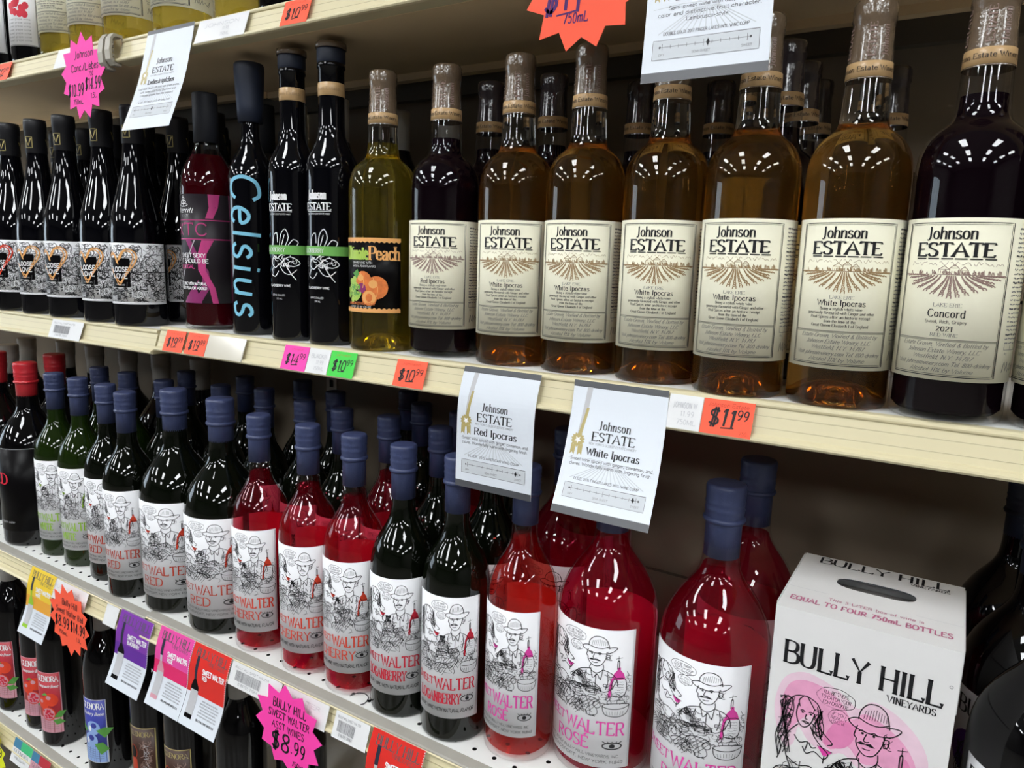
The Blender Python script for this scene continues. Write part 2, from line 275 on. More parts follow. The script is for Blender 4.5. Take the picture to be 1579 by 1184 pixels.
class Canvas:
    """flat print: ribbons and filled shapes in metres (u right, v up), later laid onto a label or a card"""
    def __init__(s): s.rib = []; s.pol = []
    def stroke(s, P, wd, mat, layer=2, smooth=False, k=3):
        if smooth: P = catmull(P, k)
        s.rib.append((P, wd if isinstance(wd, list) else [wd]*len(P), mat, layer))
    def poly(s, P, mat, layer=1): s.pol.append((P, mat, layer))
    def rect(s, x0, y0, x1, y1, mat, layer=1): s.poly([(x0,y0),(x1,y0),(x1,y1),(x0,y1)], mat, layer)
    def frame(s, x0, y0, x1, y1, wd, mat, layer=2): s.stroke([(x0,y0),(x1,y0),(x1,y1),(x0,y1),(x0,y0)], wd, mat, layer)
    def disc(s, x, y, rx, ry, mat, layer=1, n=18): s.poly([(x+rx*cos(2*pi*i/n), y+ry*sin(2*pi*i/n)) for i in range(n)], mat, layer)
    def width(s, t, h, track=1.0, wx=1.0): return sum(GLY[c][0]*wx+0.9*track for c in t)*h/10
    def text(s, t, x, y, h, mat='ink_black', sty='sans', al='c', rot=0.0, track=1.0, wx=1.0, fit=None, layer=3, fat=1.0, rnd=None):
        th, tn, se, sl, k, jit = STY[sty]; rnd = rnd or random.Random(t)
        if fit: wx = max(0.3, (fit*10/h-0.9*track*len(t))/sum(GLY[c][0] for c in t))
        W = s.width(t, h, track, wx); px = {'c': -W/2, 'l': 0, 'r': -W}[al]; g = h/10; cr, sr = cos(rot), sin(rot)
        for ch in t:
            wd, L = GLY[ch]; dy = rnd.uniform(-jit, jit); 
            for sm, P in L:
                P = [(a*wx+b*sl, b+dy) for a, b in P]
                if jit: P = [(a+rnd.uniform(-jit, jit)*.5, b+rnd.uniform(-jit, jit)*.5) for a, b in P]
                if se:
                    for A, B in ((P[0], P[1]), (P[-1], P[-2])):
                        if abs(A[0]-B[0]) < .55*abs(A[1]-B[1]) and min(abs(A[1]-z) for z in (0, 10, 6.6, -3)) < .25+jit and abs(A[1]-B[1]) > 2:
                            s._put([(A[0]-se, A[1]), (A[0]+se, A[1])], [tn*1.1]*2, px, x, y, g, cr, sr, mat, layer, fat)
                if sm: P = catmull(P, k)
                ws = []
                for i in range(len(P)):
                    a = P[max(0, i-1)]; b = P[min(len(P)-1, i+1)]; an = math.atan2(b[1]-a[1], b[0]-a[0]); ws.append(tn+(th-tn)*abs(sin(an+0.12))**1.3)
                s._put(P, ws, px, x, y, g, cr, sr, mat, layer, fat)
            px += (wd*wx+0.9*track)*g
    def _put(s, P, ws, px, x, y, g, cr, sr, mat, layer, fat):
        Q = []
        for a, b in P:
            a = a*g+px; b = b*g; Q.append((x+a*cr-b*sr, y+a*sr+b*cr))
        s.rib.append((Q, [q*g*fat for q in ws], mat, layer))
    def place(s, other, x, y, k, kx=None):
        kx = kx or k
        for P, ws, m, l in other.rib: s.rib.append(([(x+a*kx, y+b*k) for a, b in P], [q*min(k, kx) for q in ws], m, l))
        for P, m, l in other.pol: s.pol.append(([(x+a*kx, y+b*k) for a, b in P], m, l))
    def lay(s, mb, fn, step=0.004, vstep=9.0):
        """put everything onto the surface fn(u, v, layer)"""
        for P, ws, mat, lay in s.rib:
            Q = []; W = []
            for i in range(len(P)-1):
                a, b = P[i], P[i+1]; n = max(int(abs(b[0]-a[0])/step)+1 if abs(b[0]-a[0]) > step else 1, int(abs(b[1]-a[1])/vstep)+1)
                for j in range(n):
                    t = j/n; Q.append((a[0]+(b[0]-a[0])*t, a[1]+(b[1]-a[1])*t)); W.append(ws[i]+(ws[i+1]-ws[i])*t)
            Q.append(P[-1]); W.append(ws[-1]); vs = []
            for i, (x, y) in enumerate(Q):
                a = Q[max(0, i-1)]; b = Q[min(len(Q)-1, i+1)]; dx, dy = b[0]-a[0], b[1]-a[1]; d = math.hypot(dx, dy) or 1e-9
                nx, ny = -dy/d*W[i]/2, dx/d*W[i]/2
                if 0 < i < len(Q)-1:                                # keep the width at sharp corners
                    p, q = Q[i-1], Q[i+1]; l1 = math.hypot(x-p[0], y-p[1]) or 1e-9; c = ((x-p[0])*dx+(y-p[1])*dy)/(l1*d); c = min(1.6, 1/max(.3, abs(c))); nx *= c; ny *= c
                vs += [fn(x-nx, y-ny, lay), fn(x+nx, y+ny, lay)]
            mb.add(vs, [(2*i, 2*i+2, 2*i+3, 2*i+1) for i in range(len(Q)-1)], mat)
        for P, mat, lay in s.pol:
            T = [tuple(P[i] for i in t) for t in tessellate_polygon([[Vector((a, b, 0)) for a, b in P]])]
            out = []
            while T:
                t = T.pop(); e = [(max(abs(t[i][0]-t[(i+1) % 3][0]), abs(t[i][1]-t[(i+1) % 3][1])*step/vstep), i) for i in range(3)]; m, i = max(e)
                if m > step*1.5 and len(out) < 4000:
                    a, b, c = t[i], t[(i+1) % 3], t[(i+2) % 3]; h = ((a[0]+b[0])/2, (a[1]+b[1])/2); T += [(a, h, c), (h, b, c)]
                else: out.append(t)
            for t in out:
                if (t[1][0]-t[0][0])*(t[2][1]-t[0][1])-(t[1][1]-t[0][1])*(t[2][0]-t[0][0]) < 0: t = t[::-1]
                mb.add([fn(a, b, lay) for a, b in t], [(0, 1, 2)], mat)
def cyl(R, off=0.0003): return lambda x, y, l: ((R+off+l*0.00010)*sin(x/R), -(R+off+l*0.00010)*cos(x/R), y)
def paper(mb, R, u0, u1, v0, v1, mat, off=0.0003):
    """a label wrapped on a bottle of radius R: outer face, inner face and rim"""
    n = max(6, int((u1-u0)/0.0035)); vs = []; fs = []
    for k, o in ((0, off), (1, off-0.00022)):
        for i in range(n+1):
            a = (u0+(u1-u0)*i/n)/R
            for v in (v0, v1): vs.append(((R+o)*sin(a), -(R+o)*cos(a), v))
    m = 2*(n+1)
    for i in range(n):
        fs.append((2*i, 2*i+2, 2*i+3, 2*i+1)); fs.append((m+2*i+1, m+2*i+3, m+2*i+2, m+2*i))
        fs.append((2*i+1, 2*i+3, m+2*i+3, m+2*i+1)); fs.append((m+2*i, m+2*i+2, 2*i+2, 2*i))
    fs += [(1, m+1, m, 0), (2*n, m+2*n, m+2*n+1, 2*n+1)]
    mb.add(vs, fs, mat, True)

# ------------------------------------------------------------------ printed artwork
def scribble(cv, rnd, x0, y0, x1, y1, n, wd, mat, size):
    for _ in range(n):
        x, y = rnd.uniform(x0, x1), rnd.uniform(y0, y1); a = rnd.uniform(0, 6.3); P = [(x, y)]; da = rnd.uniform(-.9, .9)
        for k in range(rnd.randint(3, 7)):
            a += da+rnd.uniform(-.5, .5); x += cos(a)*size; y += sin(a)*size
            if not (x0 <= x <= x1 and y0 <= y <= y1): break
            P.append((x, y))
        if len(P) > 2: cv.stroke(P, wd*rnd.uniform(.6, 1.3), mat, 2 if wd < .01 else 5, True, 2)
def pl(s): return [tuple(float(c) for c in p.split(',')) for p in s.split()]
def figure_art(accent, wash=False, seed=3):
    """ink drawing: a long-haired woman with a glass, a man in a brimmed hat, a squat bottle with coloured shoulders, a bowl (100 x 100 units)"""
    cv = Canvas(); rn = random.Random(seed); K = 'ink_black'; W = .78
    if wash:
        for q, mt, l in (('12,50 5,64 3,80 8,96 20,103 34,101 46,96 56,90 64,97 78,94 92,84 100,70 99,50 94,36 84,34 74,52 60,52 50,58 40,54 28,58 20,66 18,54 12,50', 'wash_pale', 1),
                         ('12,60 7,74 11,92 22,98 36,96 46,90 53,82 60,88 70,86 84,78 93,66 95,50 88,40 82,46 76,58 62,56 52,64 42,58 34,64 28,76 20,70 12,60', 'wash_pink', 2), ('37,62 44,78 56,78 54,66 46,60 37,62', 'wash_core', 3), ('82,50 86,68 92,60 93,46 86,42 82,50', 'wash_core', 3)):
            P = catmull(pl(q), 4)[:-1]; cv.poly(P, mt, l)
    def S(q, w=W): cv.stroke(pl(q), w, K, 5, True, 3)
    # man: hat
    S('51,82 54,79 61,77 70,77 78,79 83,84 80,85 74,84'); S('51,82 54,84 58,85'); S('57,84 58,90 62,95 68,96 73,93 75,88 76,83'); S('57,85 63,83 70,83 76,86')
    for i in range(9): S('%g,%g %g,%g' % (60+i*1.7, 85+i*.2, 61+i*1.6, 93-abs(i-4)*.6), .3)
    # man: face
    S('57,80 56,76 55.5,73 57,71.5 57,69 59,65 63,62 68,63 71,67 73,72 74,78'); S('58,76.5 60,77.6 62.5,76.6'); S('65,76.6 67.5,77.8 70,76.6'); cv.disc(60.4, 75.7, .9, .8, K, 5, 8); cv.disc(67.4, 75.8, .9, .8, K, 5, 8)
    S('63,76 61.5,71.5 63,70.5 65,71.3'); cv.poly(pl('57.5,68.6 60,70.4 63,69.4 66,70.4 69,68.4 66,68.2 63,68.8 60,68.2'), K, 5); S('61,66.2 63.5,65.8 66,66.4'); S('74,76 76.5,76 76,71.5 73.5,70.5')
    scribble(cv, rn, 72, 70, 79, 80, 10, .4, K, 1.6)
    # man: collar, jacket, arms
    S('60,63 59,58 65,54 71,59 71,65'); S('59,58 51,55 45,49 41,42'); S('71,59 79,55 84,48 85,40'); S('60,59 62,48 66,53 69,47 71,59'); S('65,54 64.5,30'); S('45,49 42,38 47,32 55,36 58,42'); S('84,48 80,38 73,33 66,36'); S('56,55 54,44 57,36'); S('75,56 76,46 74,36')
    for i in range(7): S('%g,%g %g,%g' % (47+i*1.2, 49-i, 49+i*1.2, 40-i*.6), .32)
    # woman
    S('24,88 16,86 11,79 9,68 7,58 10,48 8,40'); S('24,88 31,85 34,78 33,70 36,62'); S('19,82 18,75 20,69 24,67 28,71 30,78'); S('20.5,77.5 22,78.2 23.5,77.4'); S('26,77.6 27.5,78.3 29,77.5'); cv.disc(22, 76.7, .8, .7, K, 5, 8); cv.disc(27.4, 76.8, .8, .7, K, 5, 8); S('24.6,76 24,73 25.6,72.8'); S('23,70.6 25,70 27,70.8')
    S('20,68 15,62 12,54 14,44 18,36'); S('28,69 31,63 36,58 41,54 38,50 32,53 27,50 24,54'); S('33,70 38,66 43,62 40,60'); S('18,60 22,56 27,58 26,52'); S('14,44 22,40 30,42 38,38')
    for q in range(7): S(' '.join('%.1f,%.1f' % (14.5-q*1.25+1.6*sin(k*1.3+q), 84-k*6.2-q*.8) for k in range(7)), .6)
    for q in range(5): S(' '.join('%.1f,%.1f' % (31+q*1.1+1.3*sin(k*1.5+q), 83-k*4.6-q*.6) for k in range(5)), .6)
    S('22,88 19,84 20,80'); S('24,88 27,84 30,80'); S('28,68 31,66 34,67.5 31,69.5 29,71'); S('30,66.5 33,64 35.5,65'); S('28,58 30,55 33,56'); S('22,70.6 24.5,71.2 27,70.6', .7)
    scribble(cv, rn, 6, 46, 16, 86, 46, .55, K, 2.4); scribble(cv, rn, 29, 62, 37, 86, 16, .42, K, 2.2)
    # glass
    cv.poly(pl('34,57.5 43,56 40,52.5 37.5,52.5'), accent, 4); S('33.5,58 43.5,56.2', .5); S('38.6,52.4 38.2,47'); 
    # speech bubbles
    for x, y, rx, ry in ((42, 92, 12, 6.4), (45, 80, 6.5, 5.2)):
        cv.stroke([(x+rx*cos(.45*i)*(1+.05*(i % 2)), y+ry*sin(.45*i)*(1+.05*(i % 2))) for i in range(15)], .4, K, 2, True, 2)
        for j, t in enumerate((("I'LL BE THERE", 'TO CATCH YOUR', 'FOW CRACKER!') if rx > 8 else ('IF YOU', 'REALLY', 'LOVED ME'))): cv.text(t, x, y+ry*.28-j*ry*.52, ry*.36, K, 'hand', fit=rx*(1.35 if j != 1 else 1.6), track=.6, fat=1.1)
    # squat bottle
    S('84,60 84,69 85.5,69 85.5,60'); S('84.8,69 84.8,75', .5); S('82,72 88,73.5', .5)
    cv.poly(pl('79,48 81,55 84,59 84,62 87,62 87,59 90,55 92,48'), accent, 4); cv.poly(pl('78.5,49 81,49 79.5,36 79,28 77,26 76.5,30'), accent, 4)
    S('81,48 80,30 92,30 92,48 81,48'); [cv.stroke([(82.5+i*.9, y+rn.uniform(-.5, .5)) for i in range(10)], .34, K, 2) for y in (45, 42, 39, 36, 33)]
    scribble(cv, rn, 92, 32, 98, 58, 18, .4, K, 1.8)
    # bowl and the tangle of cloth, hands and food
    S('72,17 74,8 80,5 89,5 95,9 97,18'); S('72,17 78,14 90,14 97,18 90,20 78,20 72,17'); [S('%g,11 %g,6.5' % (76+i*2.6, 77+i*2.3), .3) for i in range(7)]
    scribble(cv, rn, 5, 3, 72, 44, 95, .60, K, 3.1); scribble(cv, rn, 70, 19, 98, 32, 34, .5, K, 2.0); scribble(cv, rn, 38, 30, 62, 54, 30, .5, K, 2.0); scribble(cv, rn, 44, 44, 53, 54, 30, .8, K, 1.3); scribble(cv, rn, 72, 36, 82, 54, 16, .45, K, 1.8)
    for cx, cy, q, a0 in ((16, 30, 9, .3), (30, 22, 10, 1.2), (48, 30, 9, .2), (60, 18, 10, .9), (24, 10, 9, .1), (46, 10, 10, 1.0), (10, 14, 7, .7), (63, 33, 7, .4)):   # folds of cloth and hands
        for j in range(2, 7): S(' '.join('%.2f,%.2f' % (cx+cos(a0)*t-sin(a0)*(j-4)*q*.3+rn.uniform(-.3, .3), cy+sin(a0)*t+cos(a0)*(j-4)*q*.3+.08*t*t/q) for t in (-q*.7, -q*.2, q*.3, q*rn.uniform(.5, .9))), .5)
        S(' '.join('%.2f,%.2f' % (cx+q*1.1*cos(b), cy+q*.75*sin(b)) for b in (0.2, 1.0, 1.9, 2.8, 3.8)), .8)
    return cv
def walter_label(R, hw, v0, v1, accent, ink, kind, foot):
    """white label with the ink drawing, hand lettering under it"""
    mb = MB(); paper(mb, R, -hw, hw, v0, v1, 'paper_white'); cv = Canvas(); H = v1-v0; W = 2*hw
    cv.place(figure_art(accent, False, len(kind)), -hw, v0+H*.355, H*.62/100, W/100)
    cv.text('SWEET', -hw+.02*W, v0+H*.265, H*.058, ink, 'quirk', 'l', track=.6, fit=W*.33, fat=1.1); cv.text('WALTER', -hw+.37*W, v0+H*.245, H*.092, ink, 'quirk', 'l', track=.9, fit=W*.58, fat=1.1)
    if kind in ('RED', 'WHITE', 'ROS\u00c9'): cv.text(kind, -hw+.26*W, v0+H*.128, H*.083, ink, 'quirk', 'l', track=1.0, fit=W*(.36 if kind != 'RED' else .33), fat=1.15)
    else: cv.text(kind, -hw+.09*W, v0+H*.128, H*.082, ink, 'quirk', 'l', track=.8, fit=W*.66, fat=1.05)
    ex = hw*.66                                                      # small eye drawing
    ey = v0+H*.165; cv.stroke([(ex-.09*W*cos(t), ey+.012*H*sin(t)*2) for t in [i*pi/8 for i in range(17)]], W*.011, 'ink_black', 2); cv.disc(ex, ey, W*.028, H*.016, 'ink_black', 2, 10)
    [cv.stroke([(ex+d*W*.03, ey+H*.02), (ex+d*W*.045, ey+H*.034)], W*.008, 'ink_black', 2) for d in (-2, -1, 0, 1, 2)]
    if foot: cv.text('GRAPE WINE WITH NATURAL FLAVOR', 0, v0+H*.055, H*.030, 'ink_black', 'hand', fit=W*.86, track=.5, fat=1.2)
    else:
        cv.text('BOTTLED BY BULLY HILL VINEYARDS, INC.', 0, v0+H*.078, H*.020, 'ink_black', 'hand', fit=W*.8, track=.5); cv.text('HAMMONDSPORT, NEW YORK 14840', 0, v0+H*.035, H*.022, 'ink_black', 'hand', fit=W*.88, track=.5)
    cv.lay(mb, cyl(R)); return mb.mesh('label')
def vineyard(cv, x, y, w, h, mat, seed=1):
    """engraved vineyard: rows running to the horizon, a house, trees and clouds"""
    rn = random.Random(seed); top = y+h*.60
    for k in range(-8, 9):
        xb = x+k*w*.078; xt = x+k*w*.05*(.35 if abs(k) < 3 else .6)
        if abs(k) > 5: xb = x+k*w*.062
        yb = y+h*.05*abs(k)**1.25*.9
        for sgn in (-1, 1):
            P = []
            for i in range(13):
                t = i/12; xx = xt+(xb-xt)*t**1.4; P.append((xx+sgn*w*.016*t+rn.uniform(-1, 1)*w*.006*t, top+(yb-top)*t+((i % 2)-.5)*h*.03*t))
            cv.stroke(P, w*.0105, mat, 2)
        for i in range(10):
            t = (i+1)/11; xx = xt+(xb-xt)*t**1.4; cv.stroke([(xx-w*.012*t, top+(yb-top)*t), (xx+w*.012*t, top+(yb-top)*t+h*.02)], w*.010, mat, 2)
    cv.stroke([(x-w*.47, top-h*.03), (x-w*.3, top+h*.02), (x+w*.3, top+h*.02), (x+w*.49, top-h*.02)], w*.006, mat, 2, True)
    for i in range(46):
        xx = x+rn.uniform(-.42, .45)*w; cv.stroke([(xx, top+h*.02), (xx+rn.uniform(-.01, .01)*w, top+h*rn.uniform(.06, .16)), (xx+w*.014, top+h*.03)], w*.0055, mat, 2, True)
    for a, b, c in ((-.12, .1, .16), (-.02, .08, .2), (.07, .07, .15)):
        cv.frame(x+a*w, top+h*.02, x+(a+b)*w, top+h*c, w*.0045, mat); cv.stroke([(x+a*w, top+h*c), (x+(a+b/2)*w, top+h*(c+.09)), (x+(a+b)*w, top+h*c)], w*.0055, mat, 2)
        cv.stroke([(x+(a+.02)*w, top+h*.05), (x+(a+.02)*w, top+h*.12)], w*.006, mat, 2); cv.stroke([(x+(a+.045)*w, top+h*.05), (x+(a+.045)*w, top+h*.12)], w*.006, mat, 2)
    for i in range(9):
        xx = x+(-.42+.1*i)*w; cv.stroke([(xx+j*w*.02, y+h*rn.uniform(.84, .97)) for j in range(5)], w*.0035, mat, 2, True)
def estate_logo(cv, x, y, k, ink='ink_black'):
    """two-line lettering, the second line underlined"""
    cv.text('Johnson', x-.003*k, y+.0062*k, .0086*k, ink, 'serif', track=.45, fit=.034*k, fat=1.5); cv.text('ESTATE', x, y-.0066*k, .0098*k, ink, 'display', track=.7, fit=.054*k, fat=1.12)
    for a in (-.026, -.0165, -.007, .002, .0115, .021): cv.stroke([(x+(a-.0010)*k, y-.0084*k), (x+(a+.0070)*k, y-.0084*k)], .0009*k, ink, 3)
def estate_label(R, kind):
    mb = MB(); paper(mb, R, -.050, .104, .033, .154, 'paper_cream'); cv = Canvas(); vine = 'ink_mauve' if kind in ('red', 'concord') else 'ink_brown'
    cv.frame(-.0385, .0362, .0385, .1505, .0006, 'ink_black'); cv.frame(-.0372, .0375, .0372, .1492, .0003, 'ink_black')
    cv.stroke([(-.0372, .0640), (.0372, .0640)], .0004, 'ink_black'); cv.stroke([(-.0372, .0630), (.0372, .0630)], .0003, 'ink_black')
    estate_logo(cv, 0, .1325, 1.0); vineyard(cv, 0, .0950, .074, .0280, vine, 1)
    if kind == 'concord':
        cv.text('LAKE ERIE', 0, .0885, .0027, 'ink_soft', 'serif', fit=.019); cv.text('Concord', 0, .0808, .0056, 'ink_black', 'serif', fit=.0255, fat=1.3); cv.text('Sweet, Rich, Grapey', 0, .0762, .0024, 'ink_black', 'serif', fit=.028, fat=1.2)
        cv.text('2021', 0, .0702, .0036, 'ink_black', 'bold', fit=.0115); cv.text('RED WINE', 0, .0662, .0025, 'ink_soft', 'serif', fit=.0185)
    else:
        cv.text('LAKE ERIE', 0, .0902, .0026, 'ink_soft', 'serif', fit=.0185); cv.text(('Red' if kind == 'red' else 'White')+' Ipocras', 0, .0848, .0045, 'ink_black', 'serif', fit=.037 if kind != 'red' else .029, fat=1.45)
        for i, (t, q) in enumerate((('Being a stylish %s wine' % ('red' if kind == 'red' else 'white'), .032), ('generously flavoured with Ginger and other', .052), ('Real Spices after an historic receipt', .046), ('from the time of the', .024), ('Great Queen Elizabeth I of England', .044))): cv.text(t, 0, .0812-.0034*i, .0022, 'ink_black', 'serif', fit=q, track=.7, fat=1.3)
    for i, (t, q) in enumerate((('Estate Grown, Vinified & Bottled by', .061), ('Johnson Estate Winery, LLC', .050), ('Westfield, N.Y. 14787', .041), ('Visit johnsonwinery.com Tel. 800-drinkny', .068), ('Alcohol 11% by Volume', .043))): cv.text(t, 0, .0588-.0049*i, .0032, 'ink_soft', 'script', fit=q, track=.5, fat=1.05)
    rn = random.Random(5)                                            # side panel with small print
    for i in range(30):
        v = .1465-.0032*i
        if v < .062: break
        for a, b in ((.0445, .0975),):
            x = a
            while x < b-.002:
                l = rn.uniform(.0018, .0055); l = min(l, b-x); cv.stroke([(x+j*l/4, v+rn.uniform(-.0005, .0005)) for j in range(5)], .0008 if i % 6 else .0012, 'ink_soft' if i % 6 == 0 else 'ink_grey', 2); x += l+.0009
    cv.stroke([(.045, .058), (.082, .058)], .0004, 'ink_grey'); [cv.stroke([(.045+.0074*i, .058), (.045+.0074*i, .062)], .0004, 'ink_grey') for i in range(6)]
    cv.text('dry', .0475, .0545, .0018, 'ink_grey', 'sans'); cv.text('sweet', .0805, .0545, .0018, 'ink_grey', 'sans'); cv.stroke(pl('.046,.041 .048,.049 .050,.042 .052,.049 .053,.041 .057,.048 .058,.042 .061,.046 .066,.043 .072,.050 .068,.041'), .0005, 'ink_soft', 2, True)
    cv.lay(mb, cyl(R)); return mb.mesh('label')
def love_label(R, accent):
    mb = MB(); paper(mb, R, -.046, .058, .034, .127, 'paper_white'); cv = Canvas(); rn = random.Random(11)
    scribble(cv, rn, -.045, .036, .057, .125, 480, .0008, 'ink_black', .0030)
    cv.rect(-.045, .0345, .057, .0375, 'paper_white', 3); cv.stroke([(.004, .083), (.058, .083)], .0010, 'ink_black', 3)
    for a, b, h in ((-.030, .041, .007), (.02, .045, .009), (.01, .060, .008)): cv.text('LOVE' if a > 0 else 'love', a, b, h, 'paper_white', 'heavy', layer=3, fat=1.8); cv.text('LOVE' if a > 0 else 'love', a, b, h, 'ink_soft', 'hand', layer=4)
    cv.rect(-.030, .060, .003, .104, 'label_black', 4)
    for q in ('-.034,.106 -.029,.112 -.021,.108 -.016,.094', '-.031,.108 -.024,.109 -.018,.096', '-.017,.098 -.010,.112 .001,.118 .011,.112 .011,.101 .003,.087 -.008,.072 -.015,.063 -.022,.073 -.031,.088', '-.014,.101 -.007,.113 .003,.114 .008,.106 .004,.094 -.006,.077 -.014,.067 -.020,.076', '-.012,.103 -.003,.117 .008,.115 .013,.105 .006,.090'): cv.stroke(pl(q), .0017, accent, 6, True)
    cv.text('LOOSE', -.0135, .0835, .0070, 'ink_white', 'heavy', fit=.029, layer=7); cv.text('LOVE', -.0135, .0735, .0070, 'ink_white', 'heavy', fit=.025, layer=7); cv.text('RED BLEND', -.0135, .0625, .0022, 'ink_pale', 'sans', layer=7)
    cv.lay(mb, cyl(R)); return mb.mesh('label')
def rose_label(R):
    mb = MB(); paper(mb, R, -.058, .058, .0385, .190, 'label_charcoal'); cv = Canvas()
    cv.poly(pl('.024,.190 .040,.190 .037,.172 .030,.157 .020,.157 .025,.172'), 'ink_magenta', 1)
    cv.rect(-.058, .1275, .058, .1290, 'ink_magenta', 2); cv.rect(-.058, .1540, .058, .1552, 'ink_magenta', 2)
    cv.poly(pl('-.012,.127 -.002,.127 .010,.103 .022,.084 .024,.062 .010,.0385 -.004,.0385 .012,.058 .014,.082 .002,.103'), 'ink_plum', 1); cv.poly(pl('.014,.127 .030,.127 .020,.108 .018,.085 .030,.060 .034,.0385 .026,.0385 .022,.060 .008,.085 .008,.108'), 'ink_magenta', 2); cv.poly(pl('-.02,.0385 .012,.0385 .004,.06 .008,.072 -.004,.058'), 'ink_plum', 2)
    cv.stroke(pl('.004,.127 -.012,.095 -.030,.060 -.036,.040'), .0016, 'ink_pale', 2, True)
    for r_, z in ((.003, .1835), (.006, .179), (.009, .175)): cv.stroke([(-.014+r_*cos(t*pi/6), z+.002*sin(t*pi/6)) for t in range(13)], .001, 'ink_white', 3)
    cv.stroke(pl('-.014,.174 -.014,.188'), .001, 'ink_white', 3); cv.text('Merritt', -.012, .1645, .0075, 'ink_white', 'script', fat=1.5); cv.text('E S T A T E', -.012, .1595, .0022, 'ink_white', 'sans')
    cv.text('XTC', -.004, .1335, .0165, 'ink_magenta', 'sans', track=1.6, wx=1.25, fat=.95)
    for i, (t, m) in enumerate((('SWEET SEXY', 'ink_white'), ('IT SHOULD BE', 'ink_white'), ('ILLEGAL', 'ink_magenta'))): cv.text(t, -.024, .1030-.0078*i, .0054, m, 'heavy', 'l', track=.6)
    for i, t in enumerate(('ROSE WINE WITH NATURAL', 'CHERRY FLAVOR ADDED')): cv.text(t, -.006, .0640-.0062*i, .0040, 'ink_white', 'heavy', track=.5, fit=.050)
    cv.lay(mb, cyl(R)); return mb.mesh('label')
def celsius_print(R):
    mb = MB(); cv = Canvas()
    cv.text('Celsius', -.024, .216, .0400, 'ink_sky', 'brush', 'l', rot=-pi/2, track=1.9, fit=.197, fat=.95, layer=2)
    cv.lay(mb, cyl(R)); return mb.mesh('print')
def berry_print(R):
    mb = MB(); cv = Canvas(); rn = random.Random(2)
    cv.text('Johnson', -.002, .1790, .0105, 'ink_white', 'serif', fit=.027, fat=1.7); cv.text('ESTATE', -.001, .1660, .0085, 'ink_white', 'display', fit=.036, track=.5); cv.stroke([(-.018, .1645), (.017, .1645)], .0006, 'ink_white'); cv.text("NEW YORK'S OLDEST ESTATE WINERY", 0, .1605, .0018, 'ink_white', 'sans', fit=.032)
    cv.rect(-.040, .1110, .060, .1225, 'ink_green', 3); cv.text('BLACKBERRY', -.010, .1145, .0052, 'ink_white', 'serif', fit=.036, fat=1.3, layer=5)
    for q in ('.000,.122 .002,.136 .008,.143 .012,.133 .008,.122', '.003,.123 .007,.136', '.012,.123 .018,.130 .024,.127 .022,.122', '-.012,.122 -.010,.134 -.004,.138 -.003,.126', '.002,.111 -.004,.106 -.010,.108 -.014,.100 -.008,.094 -.002,.098 .004,.102', '.004,.102 .012,.108 .020,.106 .026,.100 .018,.096 .008,.098', '.004,.100 .006,.106 .012,.104', '-.012,.094 -.016,.086 -.008,.083 -.002,.090', '.000,.096 .006,.088 .014,.086 .022,.092', '.008,.098 .014,.088 .020,.080', '.009,.096 .015,.086 .021,.079', '-.002,.108 .004,.111'): cv.stroke(pl(q), .0010, 'ink_white', 2, True)
    scribble(cv, rn, -.014, .094, .024, .110, 26, .0008, 'ink_white', .0022)
    cv.text('BLACKBERRY WINE', -.002, .0700, .0028, 'ink_white', 'heavy', fit=.032); cv.text('SERVE CHILLED', -.004, .0580, .0022, 'ink_white', 'sans', fit=.021); cv.text('375 ML', -.002, .0535, .0020, 'ink_white', 'sans')
    cv.lay(mb, cyl(R)); return mb.mesh('print')
def peach_label(R):
    mb = MB(); paper(mb, R, -.046, .040, .0465, .1335, 'label_black'); cv = Canvas()
    for v, s in ((.1335, -1), (.0465, 1)):
        P = [(-.046, v), (.040, v)]; P += [(.040-.086*i/30, v+s*(.0042+.0016*(i % 2))) for i in range(31)]
        cv.poly(P, 'ink_peach', 1)
    cv.text('Ultimate', .001, .1085, .0150, 'ink_grape', 'bold', 'r', fit=.036, track=.3); cv.text('Peach', .002, .1085, .0150, 'ink_peach', 'bold', 'l', fit=.037, track=.3)
    cv.text('GRAPE WINE WITH', -.022, .1035, .0024, 'ink_white', 'sans', 'l'); cv.text('NATURAL PEACH FLAVORS', -.022, .0995, .0022, 'ink_white', 'sans', 'l', fit=.032)
    for x, y, q in ((-.006, .084, .011), (.011, .076, .0135), (.002, .064, .0095)): cv.disc(x, y, q, q, 'ink_fruit', 2); cv.stroke([(x-q*.3, y+q*.8), (x+q*.1, y), (x, y-q*.8)], .0008, 'ink_peach', 3, True); cv.disc(x-q*.3, y+q*.3, q*.4, q*.35, 'ink_peach', 3)
    cv.disc(.002, .064, .0082, .0082, 'ink_peach', 4); cv.disc(.002, .064, .0042, .005, 'ink_fruit', 5); cv.disc(-.008, .075, .006, .006, 'ink_plum', 3)
    rn = random.Random(4)
    for i in range(26): a, b = rn.uniform(0, 6.3), rn.random()**.5; cv.disc(-.022+.012*b*cos(a), .073+.013*b*sin(a), .0036, .0036, 'ink_grape' if i % 3 else 'ink_leaf', 3, 10)
    cv.poly(pl('-.022,.092 -.014,.097 -.010,.089 -.016,.086'), 'ink_leaf', 3); cv.text('JOHNSON ESTATE WINERY', -.030, .0575-.002, .0028, 'ink_fruit', 'heavy', 'l', fit=.040, layer=6)
    cv.text('ALCOHOL 11% BY VOLUME', -.028, .0522, .0020, 'ink_white', 'sans', 'l', fit=.033, layer=6)
    cv.lay(mb, cyl(R)); return mb.mesh('label')
